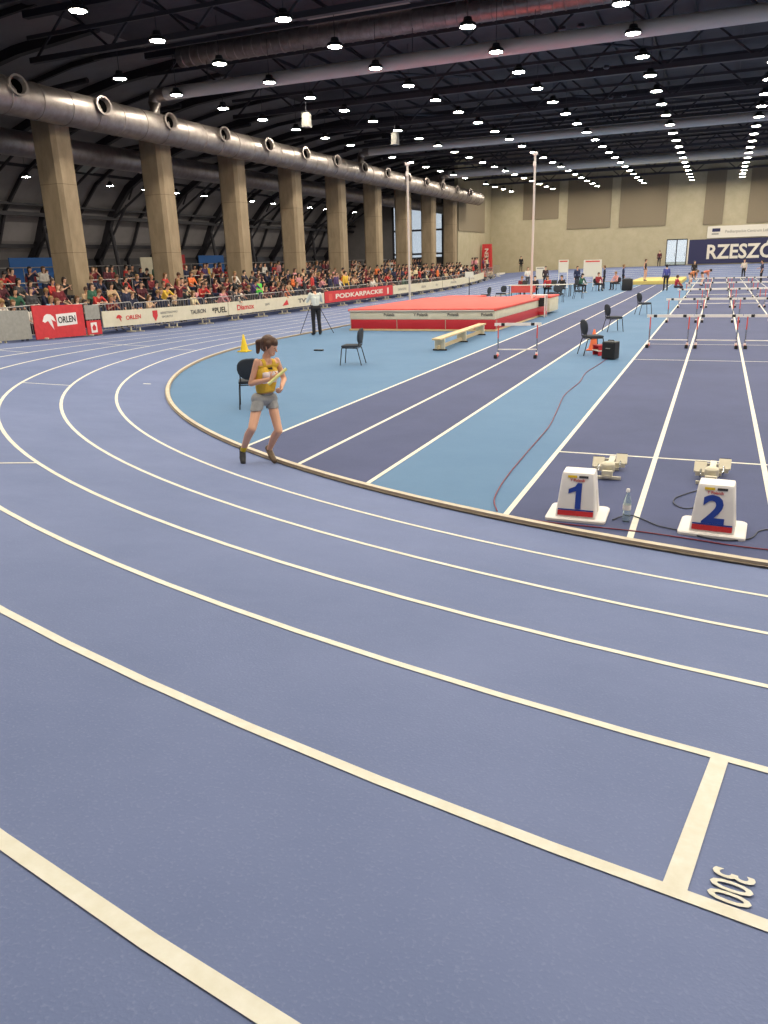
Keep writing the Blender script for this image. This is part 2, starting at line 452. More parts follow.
# ------------------------------------------------------------------ roof trusses, ducts, lamps
TY = [12.1+7.28*k for k in range(12)]
for y in TY:
    mb = MB()
    mb.box((3.6, y, 12.1), (59.6, .28, .25), M_steel); mb.box((3.6, y, 10.5), (59.6, .24, .2), M_steel2)
    x = -26.0; k = 0
    while x < 33:
        mb.tube((x, y, 10.5), (x+1.9, y, 12.05), .05, M_steel, n=6); mb.tube((x+1.9, y, 12.05), (x+3.8, y, 10.5), .05, M_steel, n=6); x += 3.8
    tag(mb.build('roof_truss'), 'dark steel roof truss spanning the hall', 'truss', 'dark steel roof trusses spanning the hall', 'structure')
for y in [15.7+3.64*k for k in range(22)]:
    mb = MB(); mb.box((3.6, y, 11.3), (59.6, .1, .14), M_steel2)
    tag(mb.build('ceiling_rail'), 'thin steel rail crossing under the roof', 'rail', 'thin steel rails crossing under the roof', 'structure')
for y in (17, 38, 52):
    for x0 in (-20, -9):
        mb = MB(); mb.tube((x0, y, 11.6), (x0+6.5, y+7.2, 11.9), .07, M_steel2, n=6)
        tag(mb.build('roof_brace'), 'slanting steel brace under the roof', 'brace', 'slanting steel braces under the roof', 'structure')

# main air duct over the columns, with its row of jet nozzles
t = thing('air_duct', 'long round metal air duct with jet nozzles running above the concrete columns', 'duct', (-24.6, 0, 8.62))
mb = MB(); n = 36
rings = []
ys = [8]+[9+1.5*k for k in range(54)]+[90.3]
prof_d = [(.64, 6)]
for k in range(57):
    y = 7+1.48*k; prof_d += [(.64, y-.03), (.665, y-.02), (.665, y+.02), (.64, y+.03)]
prof_d.append((.64, 91.6)); prof_d = [p for p in prof_d if p[1] < 86.2]
mb.lathe(prof_d, M_duct, n=n)
for v in mb.bm.verts: v.co = (v.co.x, v.co.z, v.co.y)
mb.build('duct_body', t, True)
for k in range(14):
    y = 23.5+4.36*k
    R = Matrix.Rotation(math.radians(-12), 4, 'Z') @ Matrix.Rotation(math.radians(84), 4, 'Y')
    mb = MB(); mb.lathe([(.2, 0), (.33, .02), (.33, .3), (.37, .34), (.37, .4), (.3, .4), (.27, .3), (.24, .12), (.0, .12)], M_duct, n=20)
    for v in mb.bm.verts: v.co = (R @ v.co)+Vector((.42, y, .20))
    nz = mb.build('nozzle', t, True)
    mb = MB(); mb.lathe([(.262, .13), (.262, .2), (.0, .21)], mat('duct_opening', '040404', .95, spec=.0), n=20)
    for v in mb.bm.verts: v.co = (R @ v.co)+Vector((.42, y, .20))
    mb.build('opening', nz)
mb = MB(); mb.tube((0, 0, 0), (0, 82, 0), .52, M_duct, n=28)
o = mb.build('air_duct', None, True, (-28.3, 8, 7.75)); tag(o, 'second round air duct behind the tops of the concrete columns', 'duct')
# cross ducts
for i, (y, r, z, m) in enumerate(((31.95, .27, 9.95, M_duct2), (54.8, .25, 9.95, M_duct2), (73.0, .33, 9.95, M_duct2))):
    t = thing('cross_duct', ['pale round duct crossing the hall, nearest, rising from the duct over the columns', 'pale straight duct crossing the hall in the middle distance',
              'pale straight duct crossing the hall furthest away'][i], 'duct', (-24.5, y, z), group='pale ducts crossing the hall')
    mb = MB(); mb.tube((.0, 0, 0), (57, 0, 0), r, m, n=20)
    mb.build('duct_body', t, True)
    mb = MB(); mb.path([(0, 0, -1.0), (0, 0, -.3), (.08, 0, -.1), (.3, 0, 0), (.7, 0, 0)], r*1.06, M_duct, n=20); mb.build('elbow', t, True)
    for k in range(8):
        mb = MB(); mb.tube((3+4.8*k, 0, r), (3+4.8*k, 0, 1.1), .015, M_steel2, n=5); mb.build('hanger', t)
mb = MB(); prof_d = [(.42, 0)]
for k in range(120): prof_d += [(.42, .26+.47*k), (.445, .28+.47*k), (.445, .32+.47*k), (.42, .34+.47*k)]
mb.lathe(prof_d+[(.42, 57)], M_duct, n=24)
for v in mb.bm.verts: v.co = (v.co.z, v.co.x, v.co.y)
o = mb.build('corrugated_duct', None, True, (-24, 33.6, 11.75)); tag(o, 'large silver ribbed duct crossing high under the roof, nearest the camera', 'duct')

# lamps
def make_lamp(label, group):
    mb = MB(); mb.lathe([(.05, .30), (.13, .28), (.16, .16), (.27, .1), (.3, 0), (.28, 0)], M_blackp, n=16)
    mb.tube((0, 0, .3), (0, 0, 1.6), .012, M_steel2, n=5)
    o = mb.build('ceiling_lamp', None, True); tag(o, label, 'ceiling lamp', group)
    mb = MB(); r = [mb.bm.verts.new((.25*math.cos(2*PI*k/8), .25*math.sin(2*PI*k/8), -.005)) for k in range(8)]
    f = mb.bm.faces.new(r[::-1]); mb._set([f], M_lamp)
    me = mb.bm; me2 = bpy.data.meshes.new('diffuser'); me.to_mesh(me2); me.free(); me2.materials.append(M_lamp)
    d = bpy.data.objects.new('diffuser', me2); COL.objects.link(d); d.parent = o
    return o, d
lamp, dif = make_lamp('x', 'x')
ROWN = {-22.8: 'in the roof row nearest the big duct', -18.07: 'in the second roof row from the duct', -13.24: 'in the third roof row from the duct',
        -8.38: 'in the fourth roof row from the duct', -3.53: 'in the fifth roof row from the duct', 1.25: 'in the sixth roof row, rightmost'}
ROWS = [-22.8, -18.07, -13.24, -8.38, -3.53, 1.25, 6.1, 10.9, 15.8, 20.6, 25.4]
first = True
for x in ROWS:
    for k in range(-7, 20):
        y = 24.1+3.62*k
        if x == -22.8 and k in (0, 8, 15): continue
        if y < -1: continue
        if first: o, d, first = lamp, dif, False
        else:
            o = lamp.copy(); COL.objects.link(o); d = dif.copy(); COL.objects.link(d); d.parent = o
        o.location = (x, y, 9.7)
        where = ROWN.get(x, 'over the right part of the hall')
        part = 'near the camera' if y < 35 else 'half way down' if y < 62 else 'near the far wall'
        o['label'] = f'round warm lamp {where}, {part}'; o['category'] = 'ceiling lamp'
        o['group'] = f'high-bay lamps {where}, {part}'
for k in range(17):
    o = lamp.copy(); COL.objects.link(o); d = dif.copy(); COL.objects.link(d); d.parent = o
    o.location = (-39.4, 30.9+3.66*k, 8.0); o.scale = (.95, .95, 1)
    o['label'] = 'round lamp hanging in the side aisle behind the columns'; o['group'] = 'lamps in the side aisle'
# hanging loudspeakers
for i, (x, y, z) in enumerate(((-18.6, 35.5, 8.9), (-17.2, 43.2, 8.9), (-1.2, 21.0, 10.3))):
    mb = MB(); mb.prism([(-.22, -.3), (.22, -.3), (.14, .3), (-.14, .3)], 'x', -.16, .16, M_grey); mb.tube((0, 0, .3), (0, 0, 1.6), .015, M_steel2, n=5)
    o = mb.build('hanging_loudspeaker', None, False, (x, y, z)); tag(o, ['grey loudspeaker hanging under the roof, left of two above the stand side', 'grey loudspeaker hanging under the roof, right of two above the stand side', 'grey loudspeaker hanging high above the sprint lanes'][i], 'loudspeaker')
for i, y in enumerate([24+7.28*k for k in range(6)]):
    for j in (-.35, .35):
        mb = MB(); mb.lathe([(.12, .1), (.14, 0), (.1, -.04), (.02, -.05)], M_steel2, n=12)
        o = mb.build('ceiling_sensor', None, True, (-6+j, y+2, 10.6)); tag(o, 'small round unlit fitting under the roof between lamp rows', 'ceiling fitting', 'small round unlit fittings under the roof')

# ------------------------------------------------------------------ people
def caps(bm, a, ra, b, rb, seg=10):
    """closed tapered capsule"""
    a, b = Vector(a), Vector(b); d = b-a; L = d.length
    if L < 1e-5: d = Vector((0, 0, 1)); b = a+d*1e-4; L = 1e-4
    q = Vector((0, 0, 1)).rotation_difference(d.normalized())
    prof = []
    for k in range(5): t = -PI/2+PI/2*k/4; prof.append((ra*math.cos(t), ra*math.sin(t)))
    for k in range(5): t = PI/2*k/4; prof.append((rb*math.cos(t), L+rb*math.sin(t)))
    rings = []
    for r, z in prof:
        r = max(r, 1e-4)
        rings.append([bm.verts.new(a+q @ Vector((r*math.cos(2*PI*k/seg), r*math.sin(2*PI*k/seg), z))) for k in range(seg)])
    for A, B in zip(rings, rings[1:]):
        for k in range(seg): bm.faces.new((A[k], A[(k+1) % seg], B[(k+1) % seg], B[k]))
    bm.faces.new(rings[0][::-1]); bm.faces.new(rings[-1])

def fuse(prims, voxel, smooth=4, name='body', seg=10):
    """one continuous surface out of tapered limbs; every face gets the tag of the nearest limb"""
    bm = bmesh.new()
    for p in prims: caps(bm, *p[:4], seg=seg)
    bmesh.ops.recalc_face_normals(bm, faces=bm.faces)
    me = bpy.data.meshes.new('tmp'); bm.to_mesh(me); bm.free()
    o = bpy.data.objects.new('tmp', me); COL.objects.link(o)
    r = o.modifiers.new('r', 'REMESH'); r.mode = 'VOXEL'; r.voxel_size = voxel
    s = o.modifiers.new('s', 'SMOOTH'); s.iterations = smooth; s.factor = .5
    bpy.context.view_layer.update()
    out = bpy.data.meshes.new_from_object(o.evaluated_get(bpy.context.evaluated_depsgraph_get()))
    COL.objects.unlink(o); bpy.data.objects.remove(o); bpy.data.meshes.remove(me)
    out.name = name
    N = len(out.polygons); c = np.empty(N*3); out.polygons.foreach_get('center', c); c = c.reshape(N, 3)
    best = np.full(N, 1e9); idx = np.zeros(N, int)
    for i, p in enumerate(prims):
        a = np.array(p[0], float); b = np.array(p[2], float); ab = b-a; l2 = max(ab@ab, 1e-9)
        t = np.clip((c-a)@ab/l2, 0, 1); rr = p[1]+(p[3]-p[1])*t
        dd = np.linalg.norm(c-(a+t[:, None]*ab), axis=1)-rr
        m = dd < best; best[m] = dd[m]; idx[m] = i
    out.polygons.foreach_set('use_smooth', [True]*N)
    return out, idx, c

def V3(*a): return Vector(a)
def body_prims(J, detail=0, look=None, sleeve='long', bare_legs=False, female=False, hair='short', hand_hold=None, bulk=1.0):
    """J: joints in metres"""
    J = {k: Vector(v) for k, v in J.items()}
    hl, hr, sl, sr = J['hipL'], J['hipR'], J['shL'], J['shR']
    lat = (sr-sl).normalized(); mid_h = (hl+hr)/2; mid_s = (sl+sr)/2; up = (mid_s-mid_h).normalized()
    fwd = up.cross(lat).normalized()
    w = (sr-sl).length; k = w/.36*bulk
    P = []
    def c(a, ra, b, rb, t): P.append((tuple(a), ra, tuple(b), rb, t))
    def at(u, s, f=0): return mid_h.lerp(mid_s, u)+lat*s+fwd*f
    c(hl+up*.02-fwd*.01, (.088 if female else .098)*k, hr+up*.02-fwd*.01, (.088 if female else .098)*k, 'pelvis')
    c(at(.3, -.045), .088*k, at(.3, .045), .088*k, 'waist')
    c(at(.3, -.05), .085*k, at(.72, -.07, .0), .098*k, 'chest'); c(at(.3, .05), .085*k, at(.72, .07, 0), .098*k, 'chest')
    if female: c(at(.68, -.06, .05), .058*k, at(.68, -.065, .062), .05*k, 'chest'); c(at(.68, .06, .05), .058*k, at(.68, .065, .062), .05*k, 'chest')
    c(at(.93, -w*.36), .062*k, at(.93, w*.36), .062*k, 'shoulders')
    c(mid_s+up*.01, .058, J['neck']+up*.03, .046, 'neck')
    h = J['head']; hf = (Vector(look) if look else fwd).normalized(); hup = (h-J['neck']).normalized()
    hup = (hup-hf*hup.dot(hf)).normalized(); hlat = hf.cross(hup)
    c(J['neck'], .045, h-hup*.04, .05, 'neck')
    c(h+hup*.035-hf*.02, .082, h+hup*.03+hf*.015, .078, 'head'); c(h-hup*.02+hf*.02, .07, h-hup*.07+hf*.045, .042, 'head')
    if detail:
        c(h+hf*.088+hup*.005, .008, h+hf*.104-hup*.028, .012, 'head')          # nose
        c(h+hf*.075-hup*.062-hlat*.016, .009, h+hf*.075-hup*.062+hlat*.016, .009, 'lips')
        for s in (-1, 1):
            c(h+hlat*s*.083+hup*.015-hf*.005, .014, h+hlat*s*.08-hup*.02, .009, 'head')
            c(h+hf*.079+hlat*s*.03+hup*.012, .0065, h+hf*.079+hlat*s*.034+hup*.012, .0065, 'eye')
            c(h+hf*.082+hlat*s*.018+hup*.034, .005, h+hf*.074+hlat*s*.05+hup*.034, .004, 'brow')
    H = []
    def hc(a, ra, b, rb): H.append((tuple(a), ra, tuple(b), rb, 'hair'))
    if hair != 'none':
        hc(h+hup*.05-hf*.03, .09, h+hup*.055+hf*.02, .075); hc(h+hup*.02-hf*.05, .08, h-hup*.02-hf*.055, .065)
        for s in (-1, 1): hc(h+hlat*s*.045+hup*.04, .055, h+hlat*s*.05-hup*.005-hf*.025, .045)
    if hair == 'long':
        hc(h-hf*.05, .08, h-hup*.14-hf*.05, .065); hc(h-hup*.14-hf*.05, .065, h-hup*.22-hf*.06, .035)
    if hair == 'ponytail':
        hc(h+hup*.03-hf*.11, .035, h+hup*.0-hf*.15, .042); hc(h-hf*.15, .042, h-hup*.13-hf*.145-hlat*.02, .022)
    for s, S in ((-1, 'L'), (1, 'R')):
        sh, el, wr = J['sh'+S], J['el'+S], J['wr'+S]
        ua = 1.12 if sleeve != 'none' else .86
        c(sh, .052*ua*k, el, .04*ua, 'upperarm'); c(el, .041*(ua if sleeve == 'long' else .9), wr, .026*(1.2 if sleeve == 'long' else 1), 'forearm')
        hd = (J.get('hd'+S, wr+(wr-el).normalized()*.1)-wr).normalized()
        if detail < 2:
            c(wr, .026, wr+hd*.08, .032, 'hand'); c(wr+hd*.08, .03, wr+hd*.14, .018, 'hand')
        else:
            pn = Vector(J.get('pn'+S, lat*-s)); pn = (pn-hd*pn.dot(hd)).normalized(); ax = hd.cross(pn)   # palm normal, across
            curl = 1.0 if hand_hold and S in hand_hold else .45
            c(wr, .023, wr+hd*.02, .024, 'hand')
            for q in (-.024, -.008, .008, .024): c(wr+hd*.015+ax*q*.6, .014, wr+hd*.085+ax*q, .013, 'hand')
            for q, L in zip((-.03, -.010, .010, .03), (.062, .078, .083, .072)):
                b0 = wr+hd*.09+ax*q; a1 = curl*.8; d1 = hd*math.cos(a1)+pn*math.sin(a1); b1 = b0+d1*L*.5
                a2 = curl*2.0; d2 = hd*math.cos(a2)+pn*math.sin(a2); b2 = b1+d2*L*.32
                a3 = curl*2.7; d3 = hd*math.cos(a3)+pn*math.sin(a3); b3 = b2+d3*L*.25
                c(b0, .0095, b1, .009, 'hand'); c(b1, .009, b2, .0085, 'hand'); c(b2, .0085, b3, .0075, 'hand')
            t0 = wr+hd*.03+ax*.03; t1 = t0+(hd*.5+ax*.6+pn*.4).normalized()*.042; t2 = t1+(hd*.6+pn*.75-ax*.1*curl).normalized()*.034
            c(t0, .014, t1, .011, 'hand'); c(t1, .011, t2, .009, 'hand')
        hp, kn, an = J['hip'+S], J['kn'+S], J['an'+S]; toe = J['toe'+S]
        lg = 1.0 if not bare_legs else .92
        c(hp, (.083 if bare_legs else .09)*k*lg, hp.lerp(kn, .35), .081*lg*k, 'thigh'); c(hp.lerp(kn, .35), .083*lg*k, kn, .056*lg, 'thigh')
        back = (kn-hp).normalized().cross(lat)
        sh_d = (an-kn).normalized(); bk = -(fwd-sh_d*fwd.dot(sh_d)).normalized()
        c(kn, .053*lg, kn.lerp(an, .33)+bk*.015, .056*lg, 'shin'); c(kn.lerp(an, .33)+bk*.015, .055*lg, an, .036*lg, 'shin')
        if not bare_legs: c(kn.lerp(an, .5), .052, an+sh_d*.0, .052, 'shin')
        td = (toe-an); c(an+sh_d*.015-td.normalized()*.035, .036, an.lerp(toe, .55)+sh_d*.015, .036, 'foot'); c(an.lerp(toe, .5)+sh_d*.02, .037, toe, .03, 'foot')
    return P, H

def mirror(J):
    out = {}
    for k, v in J.items():
        out[k] = v
        if k.endswith('R') and k[:-1]+'L' not in J: out[k[:-1]+'L'] = (-v[0], v[1], v[2])
    return out
STAND = mirror(dict(hipR=(.09, 0, .93), knR=(.105, .02, .5), anR=(.115, -.02, .085), toeR=(.145, .13, .035), shR=(.175, -.01, 1.42), elR=(.225, -.03, 1.13),
                    wrR=(.225, .07, .89), neck=(0, 0, 1.48), head=(0, .02, 1.62)))
def pose(**kw):
    J = dict(STAND); J.update(kw); return J
def seat(lean=.05, **kw):
    J = mirror(dict(hipR=(.095, 0, .5), knR=(.13, .43, .52), anR=(.13, .40, .09), toeR=(.14, .55, .035), shR=(.175, lean, .98), elR=(.23, lean+.12, .74),
                    wrR=(.12, lean+.33, .62), neck=(0, lean+.02, 1.05), head=(0, lean+.05, 1.18)))
    J.update(kw); return J
POSES = {
    'standing': (pose(), 'long', 'short', False),
    'standing with long hair': (pose(elR=(.24, -.02, 1.14), wrR=(.13, .2, 1.1), elL=(-.24, -.02, 1.14), wrL=(-.1, .22, 1.12)), 'long', 'long', True),
    'leaning on a rail': (pose(shR=(.18, .22, 1.30), shL=(-.18, .22, 1.30), neck=(0, .27, 1.37), head=(0, .33, 1.49), elR=(.26, .4, 1.1), elL=(-.26, .4, 1.1), wrR=(.08, .5, 1.12), wrL=(-.08, .5, 1.12)), 'short', 'short', False),
    'raising a phone': (pose(elR=(.26, .2, 1.32), wrR=(.07, .36, 1.5), elL=(-.26, .2, 1.32), wrL=(-.05, .36, 1.48)), 'short', 'long', True),
    'seated': (seat(), 'long', 'short', False),
    'seated leaning forward': (seat(.25, elR=(.2, .42, .68), elL=(-.2, .42, .68), wrR=(.05, .55, .62), wrL=(-.05, .55, .64)), 'long', 'short', False),
    'seated with long hair': (seat(.04), 'short', 'long', True),
    'seated clapping': (seat(.08, elR=(.24, .2, .78), elL=(-.24, .2, .78), wrR=(.03, .36, .92), wrL=(-.03, .36, .92)), 'short', 'long', True),
}
TAGMAT = {'pelvis': 'p', 'waist': 's', 'chest': 's', 'shoulders': 's', 'neck': 'k', 'head': 'k', 'lips': 'k', 'eye': 'k', 'brow': 'k', 'hand': 'k', 'thigh': 'p', 'shin': 'p', 'foot': 'f', 'hair': 'h'}
def crowd_mesh(J, sleeve, hair, fem, voxel=.03, detail=0, bare_legs=False, name='person', mats=None, look=None, bare_arms=False):
    P, H = body_prims(J, detail, look, sleeve if not bare_arms else 'none', bare_legs, fem, hair)
    P = P+H
    me, idx, c = fuse(P, voxel, 2, name)
    M = mats or [M_skin, M_shirt, M_pants, M_shoe, M_hair]
    for m in M: me.materials.append(m)
    look_ = {'k': 0, 's': 1, 'p': 2, 'f': 3, 'h': 4}
    mi = []
    for i in idx:
        t = P[i][4]
        if t == 'upperarm': mi.append(0 if bare_arms else 1)
        elif t == 'forearm': mi.append(1 if sleeve == 'long' and not bare_arms else 0)
        elif t == 'shin' and bare_legs: mi.append(0)
        elif t == 'thigh' and bare_legs: mi.append(2 if False else 0)
        else: mi.append(look_[TAGMAT[t]])
    me.polygons.foreach_set('material_index', mi)
    return me
CROWD = {k: crowd_mesh(*v) for k, v in POSES.items()}
SHIRTS = [('black', '17171b'), ('navy', '1f2440'), ('dark red', '6e1f2a'), ('charcoal grey', '3b3b40'), ('red', 'b8322f'), ('white', 'd8d2ca'), ('beige', 'c7a987'), ('maroon', '50202c'),
          ('pink', 'c98a90'), ('orange', 'e0713a'), ('light blue', '7da7bd'), ('green', '2f5d4a'), ('cream', 'd9cba6'), ('purple', '4b3a66'), ('yellow', 'd5ad3d'), ('bright green', '58d04a')]
WTS = [20, 11, 12, 11, 7, 7, 6, 9, 5, 3, 3, 3, 4, 3, 1, 0]
def zone_name(y):
    if y < 23: return 'left of the nearest column'
    k = int((y-26.9)//6.65)+1
    names = ['beside the nearest column', 'right of the nearest column', 'right of the second column', 'right of the third column', 'right of the fourth column',
             'right of the fifth column', 'right of the sixth column', 'right of the seventh column']
    return names[max(0, min(7, k))]
rng = random.Random(11)
ROWDEF = [  # name, x, z(y), spacing, y0, y1, poses
    ('in the front row', -21.45, .22, .95, 16.0, 52, ['leaning on a rail', 'standing', 'raising a phone', 'seated', 'seated leaning forward', 'seated with long hair', 'seated clapping']),
    ('in the second row', -22.9, .30, .80, 15.6, 56, ['seated', 'seated leaning forward', 'seated with long hair', 'seated clapping', 'standing with long hair']),
    ('in the third row', -23.9, .62, .80, 15.6, 58, ['seated', 'seated leaning forward', 'seated with long hair', 'seated clapping', 'seated']),
    ('in the fourth row', -24.9, .94, .86, 15.6, 58, ['seated', 'seated leaning forward', 'seated with long hair', 'seated clapping', 'seated']),
    ('behind the rear rail', -27.6, .94, .72, 16, 60, ['standing', 'standing with long hair', 'leaning on a rail', 'raising a phone', 'standing']),
    ('at the very back', -29.2, .94, 1.1, 17, 60, ['standing', 'standing with long hair']),
]
spots = []
for name, x, z, sp, y0, y1, ps in ROWDEF:
    y = y0
    while y < y1:
        spots.append((x+rng.uniform(-.15, .15), y+rng.uniform(-.12, .12), z, name, ps)); y += sp*rng.uniform(.85, 1.25)
spots.sort(key=lambda s: math.hypot(s[0], s[1]))
FIXED = {}
nper = 0
def add_person(me, x, y, z, rz, color, label, group=None, scale=1.0):
    o = bpy.data.objects.new('person', me); COL.objects.link(o)
    o.location = (x, y, z); o.rotation_euler = (0, 0, rz); o.scale = (scale,)*3
    o.color = srgb(color); tag(o, label, 'person', group); return o
LIM = 292
stuff_spots = spots[LIM:]
for x, y, z, row, ps in spots[:LIM]:
    p = rng.choice(ps); cname, chex = rng.choices(SHIRTS, WTS)[0]
    # a few conspicuous tops of the photograph
    for fy, fx, fc in ((17.9, -21.45, 'orange'), (20.6, -21.45, 'white'), (23.3, -21.45, 'red'), (34.5, -21.45, 'bright green'), (37.3, -21.45, 'orange'), (17.0, -21.45, 'purple')):
        if abs(y-fy) < .5 and abs(x-fx) < .3: cname = fc; chex = dict(SHIRTS)[fc]
    face = -PI/2+math.atan2(0, 1)+rng.uniform(-.45, .25)
    ps_ = {'standing': 'standing', 'standing with long hair': 'long-haired, standing', 'leaning on a rail': 'leaning', 'raising a phone': 'filming', 'seated': 'seated', 'seated leaning forward': 'hunched',
           'seated with long hair': 'long-haired, seated', 'seated clapping': 'clapping'}[p]
    lab = f'spectator in {cname} top, {ps_}, {row}, {zone_name(y)}'; zz = z
    xx = x
    if 'seated' in p: xx = x-.0
    add_person(CROWD[p], xx, y, zz, face, chex, lab, lab.replace('spectator', 'spectators', 1), rng.uniform(.93, 1.04))
# the far end of the stand: one packed crowd
mb = bmesh.new()
cm = {c: mat('cloth_'+c.replace(' ', '_'), h, .85) for c, h in SHIRTS}
ckeys = [c for c, _ in SHIRTS]
farspots = [(x, y, z, r, ps) for x, y, z, r, ps in stuff_spots]
for name, x, z, sp, y0, y1, ps in ROWDEF[:5]:
    y = y1+.4
    while y < 80: farspots.append((x+rng.uniform(-.15, .15), y, z, name, ps)); y += sp*1.1
for y in [82+.75*k for k in range(8)]: farspots.append((-24.0+rng.uniform(-.8, .5), y, .9, '', ['standing', 'standing with long hair']))
crowd_me = bpy.data.meshes.new('crowd'); big = bmesh.new()
fixed = [mat('skin_fixed', 'd3a184', .6), None, mat('trousers_fixed', '23242e', .8), mat('shoes_fixed', '222224', .6), mat('hair_fixed', '2b1f1a', .6)]
mats_all = [fixed[0], fixed[2], fixed[3], fixed[4]]+[cm[c] for c in ckeys]
for m in mats_all: crowd_me.materials.append(m)
remap = {0: 0, 2: 1, 3: 2, 4: 3}
for x, y, z, r, ps in farspots:
    p = rng.choice(ps); ci = rng.choices(range(len(SHIRTS)), WTS)[0]
    n0 = len(big.faces); nv0 = len(big.verts)
    big.from_mesh(CROWD[p]); big.verts.ensure_lookup_table(); big.faces.ensure_lookup_table()
    T = Matrix.Translation((x, y, z)) @ Matrix.Rotation(-PI/2+rng.uniform(-.4, .2), 4, 'Z')
    for v in big.verts[nv0:]: v.co = T @ v.co
    for f in big.faces[n0:]: f.material_index = 4+ci if f.material_index == 1 else remap[f.material_index]
big.to_mesh(crowd_me); big.free()
o = bpy.data.objects.new('distant_crowd', crowd_me); COL.objects.link(o)
tag(o, 'packed crowd of tiny spectators at the far end of the stand', 'crowd', kind='stuff')

# ---- stand tiers, rails
mb = MB()
mb.prism([(-21.3, -.02), (-21.3, .22), (-22.4, .22), (-22.4, .30), (-23.35, .30), (-23.35, .62), (-24.35, .62), (-24.35, .94), (-32, .94), (-32, -.02)], 'y', 12, 90, M_deck)
struct('stand_platform', mb, label='low stepped spectator platform on the left')
for i, (x, z) in enumerate(((-23.0, .30), (-24.0, .62), (-25.0, .94))):
    for k in range(11):
        y0 = 14.5+6.65*k
        mb = MB(); mb.box((0, 3.1, .42), (.32, 6.2, .05), M_grey, bevel=.01)
        mb.mesh  # seat slab
        b = mb.build('bench_seat', None, False, (x, y0, z))
        tag(b, f'long backless spectator bench under the {["second", "third", "fourth"][i]} row of the stand', 'bench', f'spectator benches of the {["second", "third", "fourth"][i]} row')
        for yy in (.4, 3.1, 5.8):
            mb = MB(); mb.box((0, yy, .2), (.26, .06, .4), M_steel); mb.build('leg', b)
def railing(x, z, h, y0, y1, label, m, step=2.2, mids=(.5,)):
    t = thing('railing', label, 'railing', (x, y0, z))
    mb = MB(); mb.tube((0, 0, h), (0, y1-y0, h), .025, m, n=8); mb.build('top_rail', t, True)
    for q in mids:
        mb = MB(); mb.tube((0, 0, h*q), (0, y1-y0, h*q), .014, m, n=6); mb.build('middle_rail', t, True)
    k = 0
    while k*step <= y1-y0:
        mb = MB(); mb.tube((0, k*step, 0), (0, k*step, h), .02, m, n=8); mb.build('post', t, True); k += 1
M_rail = mat('galvanised_rail', 'a7a3a0', .4, .6)
railing(-26.75, .94, 1.1, 14, 83, 'long metal railing behind the seated rows of the stand', M_rail)
railing(-30.6, .94, 1.75, 22, 83, 'tall thin metal railing at the back of the aisle', M_rail, 3.3)
# boards and banners in the aisle
def board(name, x, y0, y1, z0, z1, m, label, cat='banner'):
    mb = MB(); mb.box((0, 0, (z0+z1)/2), (.05, y1-y0, z1-z0), m); o = mb.build(name, None, False, (x, (y0+y1)/2, 0)); return tag(o, label, cat)
b = board('blue_banner', -31.0, 28.2, 31.6, 1.7, 3.15, mat('blue_banner', '1f5fa8', .6), 'blue banner with a pale wave behind the stand, left of the nearest column')
mb = MB(); mb.prism([(-.9, 2.1), (.9, 2.1), (.55, 2.35), (.1, 2.48), (-.4, 2.36)], 'x', .03, .05, M_whitep); mb.build('emblem', b)
b = board('blue_banner', -31.0, 43.2, 46.0, 1.7, 3.2, MATS['blue_banner'], 'blue banner with a pale wave behind the stand, between second and third columns')
mb = MB(); mb.prism([(-.8, 2.1), (.8, 2.1), (.5, 2.33), (.1, 2.45), (-.4, 2.34)], 'x', .03, .05, M_whitep); mb.build('emblem', b)
board('red_board', -30.9, 39.2, 41.6, 2.0, 3.25, M_red, 'plain red board behind the stand, between nearest and second columns')
board('cream_board', -29.9, 36.2, 37.2, 2.1, 3.1, M_cream, 'small cream board behind the stand right of the nearest column', 'board')
board('cream_board', -30.5, 46.8, 47.8, 2.0, 3.1, M_cream, 'small cream board beside the blue banner before the third column', 'board')

# ------------------------------------------------------------------ barriers and advertising along the track
BD = 6.98
def bx_(y):   # x of the barrier line at a given y
    return CX-R0-BD if y >= CY else CX-math.sqrt((R0+BD)**2-(y-CY)**2)
def barrier(y0, y1, label, group):
    xa, xb = bx_(y0), bx_(y1); L = math.hypot(xb-xa, y1-y0); rz = math.atan2(y1-y0, xb-xa)-PI/2
    z = zt((xa+xb)/2+1.0, (y0+y1)/2)
    t = thing('crowd_barrier', label, 'barrier', ((xa+xb)/2, (y0+y1)/2, z), rz, group)
    H = 1.12; l2 = L/2-.04
    mb = MB(); mb.path([(0, -l2, .12), (0, -l2, H-.1), (0, -l2+.03, H-.03), (0, -l2+.1, H), (0, l2-.1, H), (0, l2-.03, H-.03), (0, l2, H-.1), (0, l2, .12)], .02, M_rail)
    mb.tube((0, -l2, .2), (0, l2, .2), .016, M_rail, n=6); mb.build('frame', t, True)
    mb = MB(); k = int(L/.16)
    for i in range(1, k): mb.tube((0, -l2+2*l2*i/k, .2), (0, -l2+2*l2*i/k, H), .007, M_rail, n=5)
    mb.build('bars', t)
    for s in (-1, 1):
        mb = MB(); mb.box((.0, s*l2*.82, .03), (.42, .05, .05), M_cream); mb.box((0, s*l2*.82, .11), (.05, .05, .14), M_cream); mb.build('foot', t)
    return t
y = 15.2
while y < 80:
    barrier(y, y+2.3, 'metal crowd barrier standing between the track and the spectators', 'metal crowd barriers along the stand'); y += 2.34

